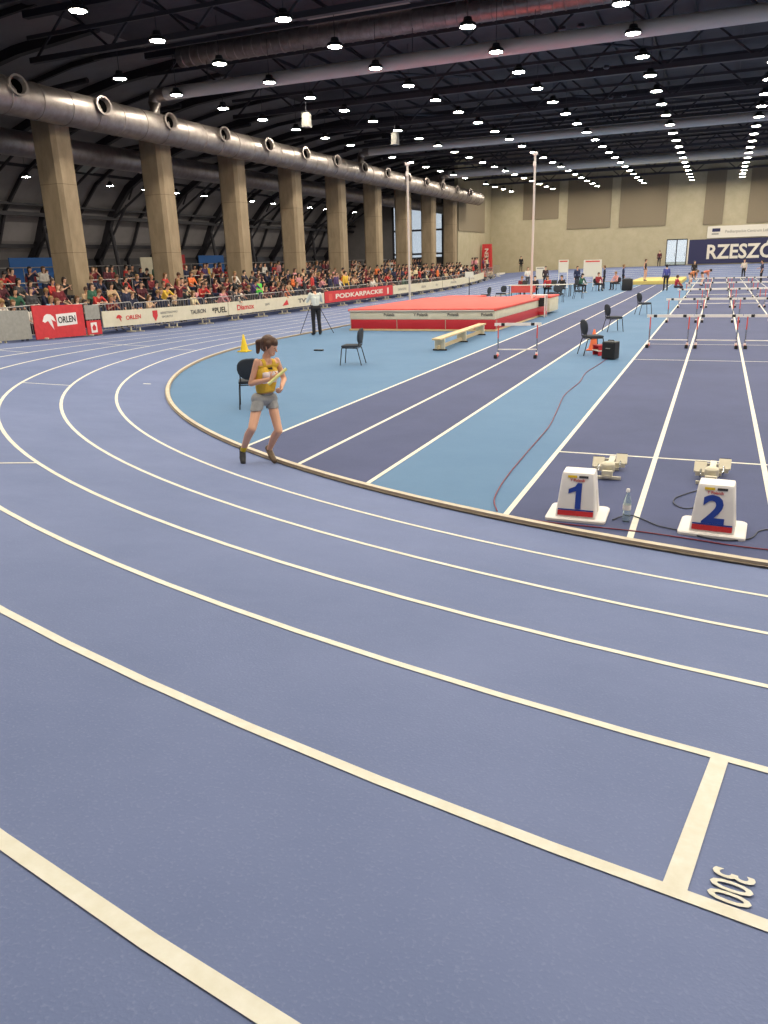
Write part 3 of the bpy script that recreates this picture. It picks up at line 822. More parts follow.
def adboard(name, y0, y1, z0, z1, m, label, curve=True, off=.06, cat='banner'):
    """a long fabric banner tied to the barriers, facing the track"""
    n = max(1, int((y1-y0)/.8)); t = thing(name, label, cat, (0, 0, 0))
    mb = MB(); ring = []
    for i in range(n+1):
        y = y0+(y1-y0)*i/n; x = bx_(y)+off; z = zt(x+1, y)
        ring.append([(x, y, z+z0), (x, y, z+z1), (x+.03, y, z+z1), (x+.03, y, z+z0)])
    mb.loft(ring, m); mb.build('sheet', t)
    return t
def on_banner(body, y, zc, size, m, parent, name='lettering', bold=.02, width=None, off=.06):
    x = bx_(y)+off+.036; z = zt(x+1, y)+zc
    dy = (bx_(y+.3)-bx_(y-.3))/.6
    return text(body, size, m, name, parent, frame((x, y, z), (dy, 1, 0), (0, 0, 1)), bold=bold, depth=.004, width=width)
def on_shape(poly, y, zc, m, parent, name='emblem', off=.06):
    x = bx_(y)+off+.034; z = zt(x+1, y)+zc
    mb = MB(); mb.prism([(p[0], p[1]) for p in poly], 'x', 0, .006, m); o = mb.build(name, parent, False, (x, y, z)); o.rotation_euler.z = math.atan2(-(bx_(y+.3)-bx_(y-.3))/.6, 1); return o
EAGLE = [(-.30, .02), (-.20, .17), (-.06, .22), (.10, .20), (.22, .12), (.30, -.03), (.16, .02), (.10, .08), (.14, -.05), (.18, -.26), (.04, -.10), (-.05, .02), (-.12, .0), (-.2, -.03)]
def eagle(y, zc, s, m, parent, off=.06): return on_shape([(a*s, b*s) for a, b in EAGLE], y, zc, m, parent, 'emblem', off)

t = adboard('fabric_cover', 15.3, 19.0, .1, 1.0, M_grey, 'light grey fabric cover on the barrier left of the red banner', cat='cover')
t = adboard('sponsor_banner', 19.2, 21.75, .06, 1.14, M_redlight, 'large red banner with white bird emblem and ORLEN, draped on the barrier')
eagle(19.95, .62, 1.1, M_white, t)
mb = MB(); on_shape([(-.52, -.2), (.52, -.2), (.52, .2), (-.52, .2)], 20.85, .66, M_white, t, 'white_field')
on_banner('ORLEN', 20.85, .66, .3, M_black, t, width=.9, off=.068)
t = adboard('red_square_banner', 21.85, 22.6, .06, .56, M_redlight, 'small red banner with a white square emblem beside the large red one')
on_shape([(-.16, -.18), (.16, -.18), (.16, .18), (-.16, .18)], 22.2, .31, M_white, t)
on_shape([(-.07, -.1), (.07, -.1), (.1, .02), (0, .12), (-.1, .02)], 22.2, .31, M_redlight, t, off=.068)
adboard('clear_screen', 21.85, 22.6, .6, 1.1, M_grey, 'pale clear screen above the small red banner', cat='screen')
Z0, Z1 = .28, .86
t = adboard('white_banner', 22.72, 30.9, Z0, Z1, M_cream, 'long white sponsor banner right of the red banners, nearest part')
eagle(23.6, .58, .55, M_redlight, t); on_banner('ORLEN', 24.4, .58, .22, M_redlight, t, width=.85)
on_shape([(-.15, .2), (.15, .2), (.15, -.02), (0, -.22), (-.15, -.02)], 25.7, .57, M_redlight, t, 'shield')
on_banner('MINISTERSTWO', 26.6, .66, .12, M_grey, t, width=1.1); on_banner('SPORTU', 26.45, .5, .12, M_grey, t, width=.7)
on_banner('TAURON', 28.6, .58, .24, M_steel2, t, width=1.1)
on_banner('*PUEL', 30.2, .56, .34, M_black, t, width=1.15)
t = adboard('white_banner', 30.95, 40.7, Z0, Z1, M_cream, 'long white sponsor banner with red and grey lettering, middle part')
on_banner('Diamox', 32.4, .58, .34, M_redlight, t, width=1.5)
on_banner('sport', 34.4, .58, .2, M_grey, t); on_shape([(-.3, -.15), (.35, -.12), (.2, .15), (-.05, .0)], 36.2, .57, M_redlight, t)
on_banner('TVP', 38.2, .58, .3, M_steel2, t, width=1.2); on_banner('SPORT', 39.8, .58, .24, M_redlight, t, width=1.0)
t = adboard('red_banner', 40.8, 51.2, Z0, Z1+.06, M_redlight, 'long red banner with white lettering behind the landing mat')
on_shape([(-.25, -.2), (.25, -.2), (.25, .2), (-.25, .2)], 41.5, .58, M_coral, t)
on_banner('PODKARPACKIE', 45.8, .6, .36, M_whitep, t, width=7.2, bold=.03)
on_shape([(-.12, -.2), (.12, -.2), (.12, .2), (-.12, .2)], 50.3, .58, M_whitep, t)
t = adboard('white_banner', 51.3, 62.0, Z0, Z1, M_cream, 'white banner right of the long red one, beyond the left upright')
for y_, s_ in ((53, 'LEKKOATLETYKA'), (57.5, 'RZESZÓW'), (60.6, 'PZLA')): on_banner(s_, y_, .58, .2, M_grey, t)
t = adboard('white_banner', 62.1, 74.5, Z0, Z1, M_cream, 'white banner at the far end of the barrier row')
for y_, s_ in ((65, 'LEKKOATLETYKA'), (71, 'PZLA')): on_banner(s_, y_, .58, .2, M_grey, t)
# far red pillar banner and white block at the end of the stand
t = thing('pillar_banner', 'tall red pillar banner with white lettering in the far left corner', 'banner', (-25.2, 91.5, .6))
mb = MB(); mb.loft([[(-.62, -.35, 0), (.62, -.35, 0), (.62, .35, 0), (-.62, .35, 0)], [(-.5, -.28, 3.5), (.5, -.28, 3.5), (.5, .28, 3.5), (-.5, .28, 3.5)]], M_redlight); mb.build('body', t)
text('ORLEN', .62, M_whitep, 'lettering', t, frame((0.03, -.37, 1.7), (0, .02, 1), (-1, 0, 0)), bold=.02, width=2.6)
mb = MB(); mb.box((0, 0, .45), (.12, 3.4, .9), M_whitep, bevel=.02); o = mb.build('barrier_screen', None, False, (-21.6, 84.0, .1)); tag(o, 'white panel in front of the red pillar banner', 'panel')

# ------------------------------------------------------------------ big banner on the far wall
t = thing('wall_banner', 'huge navy RZESZÓW banner on the far wall', 'banner', (0, HY-.1, 0))
mb = MB(); mb.box((5.4, 0, 2.53), (17.6, .05, 2.55), M_navy); mb.build('sheet', t)
mb = MB(); mb.box((-3.42, -.02, 2.53), (.12, .04, 2.6), M_whitep); mb.build('edge', t)
text('RZESZÓW', 2.05, M_whitep, 'lettering', t, frame((2.93, -.06, 2.66), (1, 0, 0), (0, 0, 1)), bold=.025, width=8.8)
t = thing('sponsor_strip', 'long white banner with small grey lettering above the navy one', 'banner', (0, HY-.14, 0))
mb = MB(); mb.box((6.5, 0, 4.52), (16.2, .05, 1.22), M_whitep); mb.build('sheet', t)
mb = MB(); mb.box((-.72, -.04, 4.72), (.8, .04, .34), M_navy); mb.box((-.8, -.04, 4.32), (.7, .03, .14), M_grey); mb.build('emblem', t)
text('Podkarpackie Centrum Lekkoatletyczne', .42, M_grey, 'lettering', t, frame((3.3, -.05, 4.5), (1, 0, 0), (0, 0, 1)), width=6.2)

# ------------------------------------------------------------------ start area
def marker_box(loc, digit, rz, label):
    t = thing('lane_marker_box', label, 'lane marker', loc, rz)
    mb = MB()
    def rr(hw, hd, r, z):
        out = []
        for cx_, cy_, a0 in ((hw-r, hd-r, 0), (-hw+r, hd-r, 90), (-hw+r, -hd+r, 180), (hw-r, -hd+r, 270)):
            for k in range(5): a = math.radians(a0+22.5*k); out.append((cx_+r*math.cos(a), cy_+r*math.sin(a), z))
        return out
    mb.loft([rr(.285, .25, .05, 0), rr(.285, .25, .05, .022), rr(.275, .24, .05, .032)], M_white); mb.build('base_plate', t, True)
    mb = MB()
    def q(hw, y0, y1, z, r=.02):
        out = []; hd = (y1-y0)/2; ym = (y0+y1)/2
        return [(x, y_+ym, zz) for x, y_, zz in rr(hw, hd, r, z)]
    mb.loft([q(.192, -.205, .16, .03), q(.178, -.177, .15, .16), q(.165, -.148, .135, .30), q(.152, -.12, .12, .43), q(.145, -.108, .11, .452), q(.10, -.06, .08, .456)], M_white)
    mb.build('body', t, True)
    # front face plane runs from (y=-.205,z=.03) to (y=-.12,z=.385)
    nrm = Vector((0, -.40, .085)).normalized(); upv = Vector((0, .085, .40)).normalized()
    def F(x, s, off=.004): # s = metres up the face
        return Vector((x, -.205, .03))+upv*s+nrm*off
    mb = MB(); M = frame(F(0, .045), (1, 0, 0), upv)
    mb.box((0, 0, 0), (.335, .048, .004), M_redlight); me = mb.mesh('red_band'); me.transform(M); o = bpy.data.objects.new('red_band', me); COL.objects.link(o); o.parent = t
    mb = MB(); mb.box((0, 0, 0), (.335, .012, .004), M_digit); me = mb.mesh('blue_line'); me.transform(frame(F(0, .078), (1, 0, 0), upv)); o = bpy.data.objects.new('blue_line', me); COL.objects.link(o); o.parent = t
    if digit == '1':
        mb = MB(); mb.prism([(.035, -.125), (.035, .125), (-.005, .125), (-.03, .088), (-.088, .062), (-.088, .018), (-.018, .045), (-.018, -.125)], 'z', -.002, .002, M_digit)
        me = mb.mesh('number'); me.transform(frame(F(.01, .215, .005), (1, 0, 0), upv)); o = bpy.data.objects.new('number', me); COL.objects.link(o); o.parent = t
    else:
        text(digit, .345, M_digit, 'number', t, frame(F(0, .215, .005), (1, 0, 0), upv), bold=.03, width=.19)
    text('Y Polanik', .036, M_redlight, 'small_lettering', t, frame(F(0, .365, .005), (1, 0, 0), upv), bold=.01)
    for x, w, m in ((-.05, .085, M_yellow), (.055, .085, M_steel2)):
        mb = MB(); mb.box((0, 0, 0), (w, .022, .004), m); me = mb.mesh('top_sticker'); me.transform(frame(F(x, .398, .005), (1, 0, 0), upv)); o = bpy.data.objects.new('top_sticker', me); COL.objects.link(o); o.parent = t
    for s in (-1, 1):
        mb = MB(); mb.box((s*.174, .0, .16), (.014, .05, .22), M_whitep, rot=Matrix.Rotation(-s*.11, 3, 'Y'), bevel=.005); mb.build('side_rib', t)
    return t
marker_box((-1.065, 7.33, .005), '1', .02, 'white plastic box with a big blue numeral one, nearer the light blue strip')
marker_box((.165, 7.27, .005), '2', -.06, 'white plastic box with a big blue numeral two, at the right edge')

def starting_block(loc, rz, label):
    t = thing('starting_block', label, 'starting block', loc, rz)
    mb = MB(); mb.box((0, 0, .045), (.07, .95, .03), M_blockmetal, bevel=.005)
    for y_ in (-.42, .0, .42): mb.box((0, y_, .022), (.3 if y_ else .2, .035, .03), M_blockmetal)
    mb.build('rail', t)
    for s, y_ in ((-1, -.12), (1, .08)):
        mb = MB(); R = Matrix.Rotation(math.radians(-38), 3, 'X')
        mb.box((s*.125, y_, .12), (.13, .03, .13), M_blockmetal, rot=R, bevel=.008); p = mb.build('foot_pad', t)
        mb = MB(); mb.box((s*.125, y_+.02, .132), (.118, .012, .11), M_black, rot=R); mb.build('rubber_face', p)
        mb = MB(); mb.tube((s*.115, y_-.02, .1), (s*.115, y_-.16, .05), .012, M_chrome); mb.box((s*.09, y_-.04, .06), (.16, .05, .05), M_blockmetal); mb.build('support', t)
    mb = MB(); mb.lathe([(.06, 0), (.075, .02), (.075, .1), (.055, .12), (.02, .125)], M_cream, (0, -.33, .06), n=16); mb.build('sensor_housing', t, True)
    mb = MB(); mb.box((.0, -.44, .07), (.12, .05, .08), M_cream, bevel=.01); mb.build('speaker_box', t)
    return t
starting_block((-.98, 9.12, .006), .05, 'cream metal starting blocks behind the box with numeral one')
starting_block((.14, 9.2, .006), -.03, 'cream metal starting blocks behind the box with numeral two')

t = thing('water_bottle', 'clear half-full plastic water bottle between the two numbered boxes', 'bottle', (-.6, 7.27, .006))
mb = MB(); mb.lathe([(.03, 0), (.036, .01), (.037, .06), (.033, .09), (.037, .12), (.037, .19), (.03, .23), (.015, .27), (.0135, .3)], M_water, n=20); mb.build('bottle_body', t, True)
mb = MB(); mb.lathe([(.0345, .115), (.0385, .118), (.0385, .165), (.0345, .168)], M_white, n=20); mb.build('label', t, True)
mb = MB(); mb.lathe([(.017, .292), (.017, .318), (.014, .322)], M_white, n=14); mb.build('cap', t, True)

def cable(name, pts, r, m, label, z=.012):
    # smooth the polyline
    P = [Vector((p[0], p[1], z if len(p) < 3 else p[2])) for p in pts]; out = []
    for i in range(len(P)-1):
        p0, p1, p2, p3 = P[max(i-1, 0)], P[i], P[i+1], P[min(i+2, len(P)-1)]
        for k in range(6):
            u = k/6; out.append(.5*((2*p1)+(-p0+p2)*u+(2*p0-5*p1+4*p2-p3)*u*u+(-p0+3*p1-3*p2+p3)*u**3))
    out.append(P[-1]); mb = MB(); mb.path(out, r, m, n=6); return tag(mb.build(name, None, True), label, 'cable')
M_cabr = mat('red_cable', '7c2a3c', .5); M_cab = mat('dark_cable', '1c2638', .5)
cable('speaker_cable', [(-1.84, 7.18), (-1.98, 7.6), (-2.06, 8.4), (-2.1, 9.6), (-2.12, 10.6), (-2.16, 11.6), (-2.3, 13), (-2.42, 14.3), (-2.4, 15.8), (-2.48, 17.2), (-2.4, 18.6), (-2.36, 19.6)], .007, M_cabr, 'thin dark red cable running up the light blue strip to the black speaker')
cable('ground_cable', [(-1.84, 7.1), (-1.6, 7.03), (-1.2, 6.99), (-.8, 6.99), (-.4, 6.98), (0, 6.92), (.35, 6.86), (.8, 6.85), (1.6, 6.9)], .006, M_cabr, 'thin red cable along the kerb in front of the two numbered boxes')
cable('block_cable', [(-.72, 7.25), (-.6, 7.42, .02), (-.45, 7.35), (-.3, 7.2), (-.1, 7.12), (.1, 7.0), (.3, 6.98), (.48, 7.1), (.56, 7.33), (.7, 7.42), (.95, 7.4)], .006, M_cab, 'dark cable running past the bottle between the two numbered boxes')
cable('looped_cable', [(.0, 8.5), (-.1, 8.35), (-.2, 8.15), (-.2, 7.95), (-.1, 7.82), (.02, 7.88), (.12, 7.75)], .006, M_cab, 'dark cable lying in a loop left of the box with numeral two')

# ------------------------------------------------------------------ hurdles
def make_hurdle(lab):
    t = thing('hurdle', lab, 'hurdle', (0, 0, 0))
    mb = MB(); mb.box((0, 0, .80), (1.2, .02, .075), M_white, bevel=.004)
    mb.build('crossbar', t)
    for x in (-.38, .38, ):
        m2 = MB(); m2.box((x, -.0115, .80), (.09, .004, .072), M_black); m2.build('bar_stripe', t)
    for s in (-1, 1):
        mb = MB(); mb.tube((s*.5, 0, .1), (s*.5, 0, .78), .016, M_coral, n=8); mb.tube((s*.5, 0, .04), (s*.5, 0, .45), .02, M_chrome, n=8); mb.build('upright', t, True)
        mb = MB(); mb.box((s*.5, -.3, .025), (.05, .68, .04), M_coral, bevel=.006); mb.box((s*.5, -.6, .045), (.08, .1, .09), M_black, bevel=.01); mb.box((s*.5, 0, .05), (.06, .08, .08), M_white); mb.build('base_leg', t)
    mb = MB(); mb.tube((-.5, -.02, .16), (.5, -.02, .16), .014, M_white, n=8); mb.build('lower_bar', t, True)
    return t
h0 = make_hurdle('x')
rows = ['first', 'second', 'third', 'fourth', 'fifth']; first = True
KIDS[h0.name] = list(h0.children)
for r in range(5):
    for l in range(6):
        if first: o, first = h0, False
        else: o = copy_tree(h0)
        o.location = (XA+.61+1.22*l, 22.9+8.5*r, .007); o.rotation_euler = (0, 0, 0)
        ln = ['the left sprint lane', 'the second sprint lane', 'the third sprint lane', 'the fourth sprint lane', 'the fifth sprint lane', 'the sixth sprint lane'][l]
        o['label'] = f'white and red hurdle in {ln}, {rows[r]} row from the start'; o['group'] = 'hurdles on the sprint lanes'
o = copy_tree(h0); o.location = (-4.68, 20.05, .007); o.rotation_euler = (0, 0, .15)
o['label'] = 'single white hurdle standing alone on the left runway near the wooden bench'; o['group'] = None if False else 'lone hurdle'

# ------------------------------------------------------------------ landing mat and uprights
t = thing('landing_mat', 'large red and cream pole vault landing mat on the infield', 'landing mat', (-9.88, 31.2, .0), -.015)
mb = MB(); mb.box((0, 0, .03), (5.72, 8.5, .06), M_wood, bevel=.01); mb.build('pallet', t)
mb = MB(); mb.box((0, 0, .235), (5.68, 8.4, .35), M_red, bevel=.05)
for k in range(4): mb.box((-2.9+1.9*k+.1, -4.21, .235), (.02, .03, .33), M_kerbside)
mb.build('lower_cushion', t, True)
mb = MB(); mb.box((0, 0, .56), (5.68, 8.4, .32), M_cream, bevel=.05); mb.build('upper_cushion', t, True)
mb = MB(); mb.box((0, 0, .745), (5.76, 8.5, .09), M_coral, bevel=.03); mb.build('top_cover', t, True)
mb = MB(); mb.box((0, -4.268, .722), (5.62, .012, .03), M_whitep); mb.build('piping', t)
for k, s in enumerate(('Polanik', 'Y Polanik', 'Polanik', 'Polanik')):
    text(s, .15, M_steel2, 'lettering', t, frame((-1.2+1.25*k, -4.215, .58), (1, 0, 0), (0, 0, 1)), bold=.01)
for s in (-1, 1):   # wings beside the box
    mb = MB(); mb.box((s*1.75+.3, 5.1, .4), (1.9, 1.9, .62), M_cream, bevel=.05); w = mb.build('front_wing', t, True)
    mb = MB(); mb.box((s*1.75+.3, 5.1, .745), (1.95, 1.95, .08), M_coral, bevel=.02); mb.build('cover', w, True)
def upright(x, y, label):
    t = thing('vault_upright', label, 'upright', (x, y, .0))
    mb = MB(); mb.box((0, 0, .06), (.5, 1.1, .12), M_redlight, bevel=.02); mb.build('base', t)
    mb = MB(); mb.box((0, 0, 3.4), (.085, .085, 6.6), M_duct2, bevel=.01); mb.build('post', t)
    mb = MB(); mb.box((0, 0, 6.72), (.22, .12, .12), M_white, bevel=.02); mb.box((0, -.06, 6.3), (.12, .06, .2), M_white); mb.build('head', t)
    return t
upright(-7.82, 36.0, 'tall pale pole vault upright right of the landing mat')
upright(-13.75, 36.0, 'tall pale pole vault upright left of the landing mat')
o = None
for (x, y, sx, sy) in ((-14.2, 31.5, .8, .3), (-12.9, 38.2, .8, .3)):
    mb = MB(); mb.box((0, 0, .1), (sx, sy, .2), M_black, bevel=.04); o = mb.build('sports_bag', None, True, (x, y, 0)); tag(o, ['flat black bag on the floor left of the landing mat', 'flat black bag behind the landing mat'][x > -14], 'bag')

# vault control stand right of the mat
t = thing('equipment_trolley', 'white trolley with a black box right of the landing mat', 'trolley', (-7.0, 33.9, 0))
for x in (-.28, .28):
    for y_ in (-.2, .2):
        mb = MB(); mb.box((x, y_, .45), (.045, .045, .9), M_white); mb.build('leg', t)
mb = MB(); mb.box((0, 0, .62), (.5, .36, .36), M_blackp, bevel=.03); mb.build('black_box', t)
mb = MB(); mb.box((0, 0, .16), (.6, .4, .14), M_red, bevel=.02); mb.build('shelf', t)
mb = MB(); mb.box((0, 0, .91), (.62, .44, .03), M_white); mb.build('top', t)

# wooden bench
t = thing('long_bench', 'low pale wooden gym bench in front of the landing mat', 'bench', (-7.2, 23.3, 0), .03)
mb = MB(); mb.box((0, 0, .34), (.26, 5.3, .05), M_wood, bevel=.01); mb.build('seat', t)
mb = MB(); mb.box((0, 0, .1), (.06, 5.0, .1), M_wood, bevel=.01); mb.build('balance_beam', t)
for y_ in (-2.3, 0, 2.3):
    mb = MB(); mb.box((0, y_, .17), (.3, .07, .3), M_cream, bevel=.01); mb.box((0, y_, .02), (.4, .08, .04), M_black); mb.build('leg', t)

# ------------------------------------------------------------------ chairs
M_cfab = mat('chair_fabric', '30353d', .9); M_cfab2 = mat('chair_fabric_grey', '3c4248', .9)
def make_chair():
    t = thing('conference_chair', 'x', 'chair', (0, 0, 0))
    mb = MB(); mb.box((0, .0, .46), (.46, .43, .06), M_cfab, bevel=.028); mb.build('seat', t, True)
    mb = MB(); n = 22; R = []
    for dy, s in ((-.03, .9), (-.012, 1), (.012, 1), (.03, .9)):
        ring = []
        for k in range(n):
            a = 2*PI*k/n; ca, sa = math.cos(a), math.sin(a)
            x = .235*s*math.copysign(abs(ca)**.75, ca)*(1 if sa > 0 else 1-.18*abs(sa)); z = .19*s*math.copysign(abs(sa)**.75, sa)
            ring.append((x, -.245+dy-.12*z+.25*x*x, .70+z))
        R.append(ring)
    mb.loft(R, M_cfab); mb.build('backrest', t, True)
    for s in (-1, 1):
        mb = MB(); mb.path([(s*.24, .25, .0), (s*.215, .2, .42), (s*.2, .1, .44)], .012, M_black); mb.build('leg', t, True)
        mb = MB(); mb.path([(s*.24, -.3, .0), (s*.215, -.2, .40), (s*.2, -.1, .43)], .012, M_black); mb.build('leg', t, True)
        mb = MB(); mb.path([(s*.18, -.12, .43), (s*.19, -.22, .46), (s*.19, -.24, .62)], .01, M_black); mb.build('back_support', t, True)
    mb = MB(); mb.path([(-.22, .18, .425), (-.22, -.2, .415), (.22, -.2, .415), (.22, .18, .425), (-.22, .18, .425)], .01, M_black); mb.build('seat_frame', t, True)
    return t
ch0 = make_chair(); KIDS[ch0.name] = list(ch0.children); used = [False]
def chair(x, y, rz, label, group=None, s=1.0):
    if not used[0]: o = ch0; used[0] = True
    else: o = copy_tree(ch0)
    o.location = (x, y, .004); o.rotation_euler = (0, 0, rz); o['label'] = label; o.scale = (s, s, s)
    if group: o['group'] = group
    return o
chair(-7.62, 11.85, math.radians(32), 'dark chair standing right behind the runner')
chair(-8.35, 17.7, math.radians(100), 'dark chair alone on the light blue floor in front of the landing mat')
chair(-2.85, 20.6, math.radians(-62), 'dark chair beside the black speaker on the light blue strip')
chair(-3.1, 27.2, math.radians(-62), 'dark chair on the light blue strip, second from the speaker')
chair(-2.8, 35.2, math.radians(-62), 'dark chair on the light blue strip, third from the speaker')
t = thing('step_stool', 'low red step stool under the chair beside the speaker', 'stool', (-2.62, 20.55, .004), -1.0)
for z in (.12, .24): 
    mb = MB(); mb.box((0, 0, z), (.36, .3, .03), M_redlight if z > .2 else M_whitep, bevel=.005); mb.build('step', t)
for x in (-.16, .16):
    mb = MB(); mb.box((x, 0, .12), (.03, .28, .24), M_redlight); mb.build('side', t)
def cone(x, y, label, m, h=.45, stripe=True):
    t = thing('traffic_cone', label, 'cone', (x, y, .004))
    mb = MB(); mb.box((0, 0, .015), (.28*h/.45, .28*h/.45, .03), m, bevel=.008); mb.build('base', t)
    mb = MB(); mb.lathe([(.115*h/.45, .03), (.10*h/.45, .08), (.055*h/.45, h*.62), (.022, h), (.016, h+.005)], m, n=20); mb.build('cone_body', t, True)
    return t
cone(-12.95, 19.9, 'yellow traffic cone on the floor beside the bend', M_yellow, .5)
cone(-2.95, 21.6, 'orange cone behind the chair by the speaker', M_orange, .55)
t = thing('loudspeaker', 'black box loudspeaker on the light blue strip', 'loudspeaker', (-2.28, 19.72, .004), -.35)
mb = MB(); mb.box((0, 0, .22), (.34, .28, .42), M_blackp, bevel=.03); mb.build('cabinet', t)
mb = MB(); mb.box((0, -.142, .22), (.28, .01, .36), M_black, bevel=.003); mb.build('grille', t)
mb = MB(); mb.box((0, -.149, .27), (.12, .006, .02), M_grey); mb.build('badge', t)
mb = MB(); mb.path([(-.08, 0, .425), (-.07, 0, .455), (.07, 0, .455), (.08, 0, .425)], .012, M_blackp); mb.build('handle', t)
mb = MB(); mb.box((0, 0, .02), (.28, .12, .04), M_black, bevel=.015); o = mb.build('small_pad', None, True, (-10.7, 20.4, .004)); tag(o, 'small dark pad on the floor in front of the landing mat', 'pad')

# ------------------------------------------------------------------ people with their own clothes
def extract(me, keep, off, name, m, parent, thick=.003):
    """a garment: the kept faces of the body surface, lifted outward and closed at its hems"""
    bm = bmesh.new(); bm.from_mesh(me); bm.faces.ensure_lookup_table(); bm.normal_update()
    bmesh.ops.delete(bm, geom=[f for f in bm.faces if not keep[f.index]], context='FACES')
    bm.normal_update(); seen = set(); isl = []
    for f0 in bm.faces:
        if f0 in seen: continue
        st = [f0]; seen.add(f0); grp = []
        while st:
            f = st.pop(); grp.append(f)
            for e in f.edges:
                for g_ in e.link_faces:
                    if g_ not in seen: seen.add(g_); st.append(g_)
        isl.append(grp)
    big_ = max(len(g_) for g_ in isl); small = [f for g_ in isl if len(g_) < .3*big_ for f in g_]
    if small: bmesh.ops.delete(bm, geom=small, context='FACES')
    bm.normal_update()
    nrm = {v: v.normal.copy() for v in bm.verts}
    inner = {v: v.co.copy()+nrm[v]*(off*.3) for v in bm.verts}
    for v in bm.verts: v.co += nrm[v]*off
    edges = [e for e in bm.edges if e.is_boundary]; new = {}
    for e in edges:
        for v in e.verts:
            if v not in new: new[v] = bm.verts.new(inner[v])
    for e in edges:
        a, b = e.verts
        f = e.link_faces[0]; ls = [l for l in f.loops if l.edge == e][0]
        a, b = ls.vert, ls.link_loop_next.vert
        try: bm.faces.new((b, a, new[a], new[b]))
        except ValueError: pass
    for f in bm.faces: f.smooth = True; f.material_index = 0
    g = bpy.data.meshes.new(name); bm.to_mesh(g); bm.free(); g.materials.append(m)
    o = bpy.data.objects.new(name, g); COL.objects.link(o); o.parent = parent; return o

def dressed(J, loc, rz, label, voxel, spec, female=False, hair='short', bare_legs=False, sleeve='long', look=None, hold=None, bulk=1.0, group=None):
    """spec: list of (part name, material, offset, set of body tags, extra test)"""
    P, H = body_prims(J, 2, look, sleeve, bare_legs, female, hair, hold, bulk)
    me, idx, c = fuse(P, voxel, 3, 'person', 12)
    tags = np.array([p[4] for p in P])[idx]
    me.materials.append(mat('skin_person', 'dba78b', .5)); me.materials.append(mat('lips', 'b5655c', .5)); me.materials.append(mat('eye_dark', '2a1d18', .3)); me.materials.append(mat('brow', '4a3222', .7))
    d = {'lips': 1, 'eye': 2, 'brow': 3}
    me.polygons.foreach_set('material_index', [d.get(t, 0) for t in tags])
    o = bpy.data.objects.new('person', me); COL.objects.link(o); o.location = loc; o.rotation_euler = (0, 0, rz)
    tag(o, label, 'person', group)
    for name, m, off, tg, test in spec:
        keep = np.isin(tags, list(tg))
        if test is not None: keep &= test(c, tags, idx)
        if keep.any(): extract(me, keep, off, name, m, o)
    if H:
        hm, _, _ = fuse(H, max(voxel, .008), 3, 'hair', 12); hm.materials.append(mat('hair_brown', '3a2419', .5, noise='5a3a26', nscale=30, stretch=(1, 1, .2)))
        ho = bpy.data.objects.new('hair', hm); COL.objects.link(ho); ho.parent = o
    return o, me, tags, c

JR = {'head': (0.348, 0.115, 1.452), 'neck': (0.281, 0.121, 1.305), 'shR': (0.235, -0.020, 1.284), 'shL': (0.343, 0.268, 1.265), 'elR': (0.148, -0.05, 1.021),
      'wrR': (0.410, -0.045, 1.078), 'hdR': (0.510, -0.012, 1.117), 'elL': (0.382, 0.347, 1.025), 'wrL': (0.455, 0.16, 0.972), 'hdL': (0.482, 0.078, 0.912),
      'hipR': (0.187, 0.020, 0.795), 'hipL': (0.269, 0.19, 0.777), 'knR': (0.199, -0.189, 0.492), 'anR': (-0.057, -0.047, 0.167), 'toeR': (-0.018, -0.125, 0.035),
      'knL': (0.407, 0.084, 0.422), 'anL': (0.151, 0.248, 0.128), 'toeL': (0.275, 0.148, 0.008)}
JR['pnR'] = (.35, .45, .5); JR['pnL'] = (-.5, -.6, .3)
M_sing = mat('yellow_singlet', 'dcb73a', .7, noise='cfa52c', nscale=20); M_short = mat('grey_shorts', '9a9b9c', .75, noise='8b8c8f', nscale=25); M_dkshoe = mat('dark_running_shoe', '24242a', .5)
def sing_test(c, t, i):
    uu = (c[:, 0]-.29)*.43+(c[:, 1]-.12)*.90
    return (c[:, 2] > .90) & (((c[:, 2] < 1.235) & (t != 'upperarm')) | ((abs(uu) > .05) & (abs(uu) < .098)))
spec = [
    ('singlet', M_sing, .010, {'waist', 'chest', 'shoulders', 'pelvis', 'upperarm'}, sing_test),
    ('shorts', M_short, .013, {'pelvis', 'thigh', 'waist'}, lambda c, t, i: (c[:, 2] > .69) & (c[:, 2] < .885)),
    ('shoe', M_dkshoe, .006, {'foot'}, lambda c, t, i: c[:, 0] < .09),
    ('shoe', mat('olive_shoe', '5d4a34', .5), .006, {'foot'}, lambda c, t, i: c[:, 0] > .09),
    ('sock', M_yellow, .004, {'shin'}, lambda c, t, i: (c[:, 2] < .215) & (c[:, 0] < .09)),
]
runner, rme, rtags, rc = dressed(JR, (-5.3, 8.05, .05), 0, 'runner in yellow singlet and grey shorts carrying a pale baton along the inner lane', .0065, spec, female=True, hair='ponytail', bare_legs=True,
    sleeve='none', look=(.93, .1, -.32), hold={'R', 'L'}, bulk=.98)
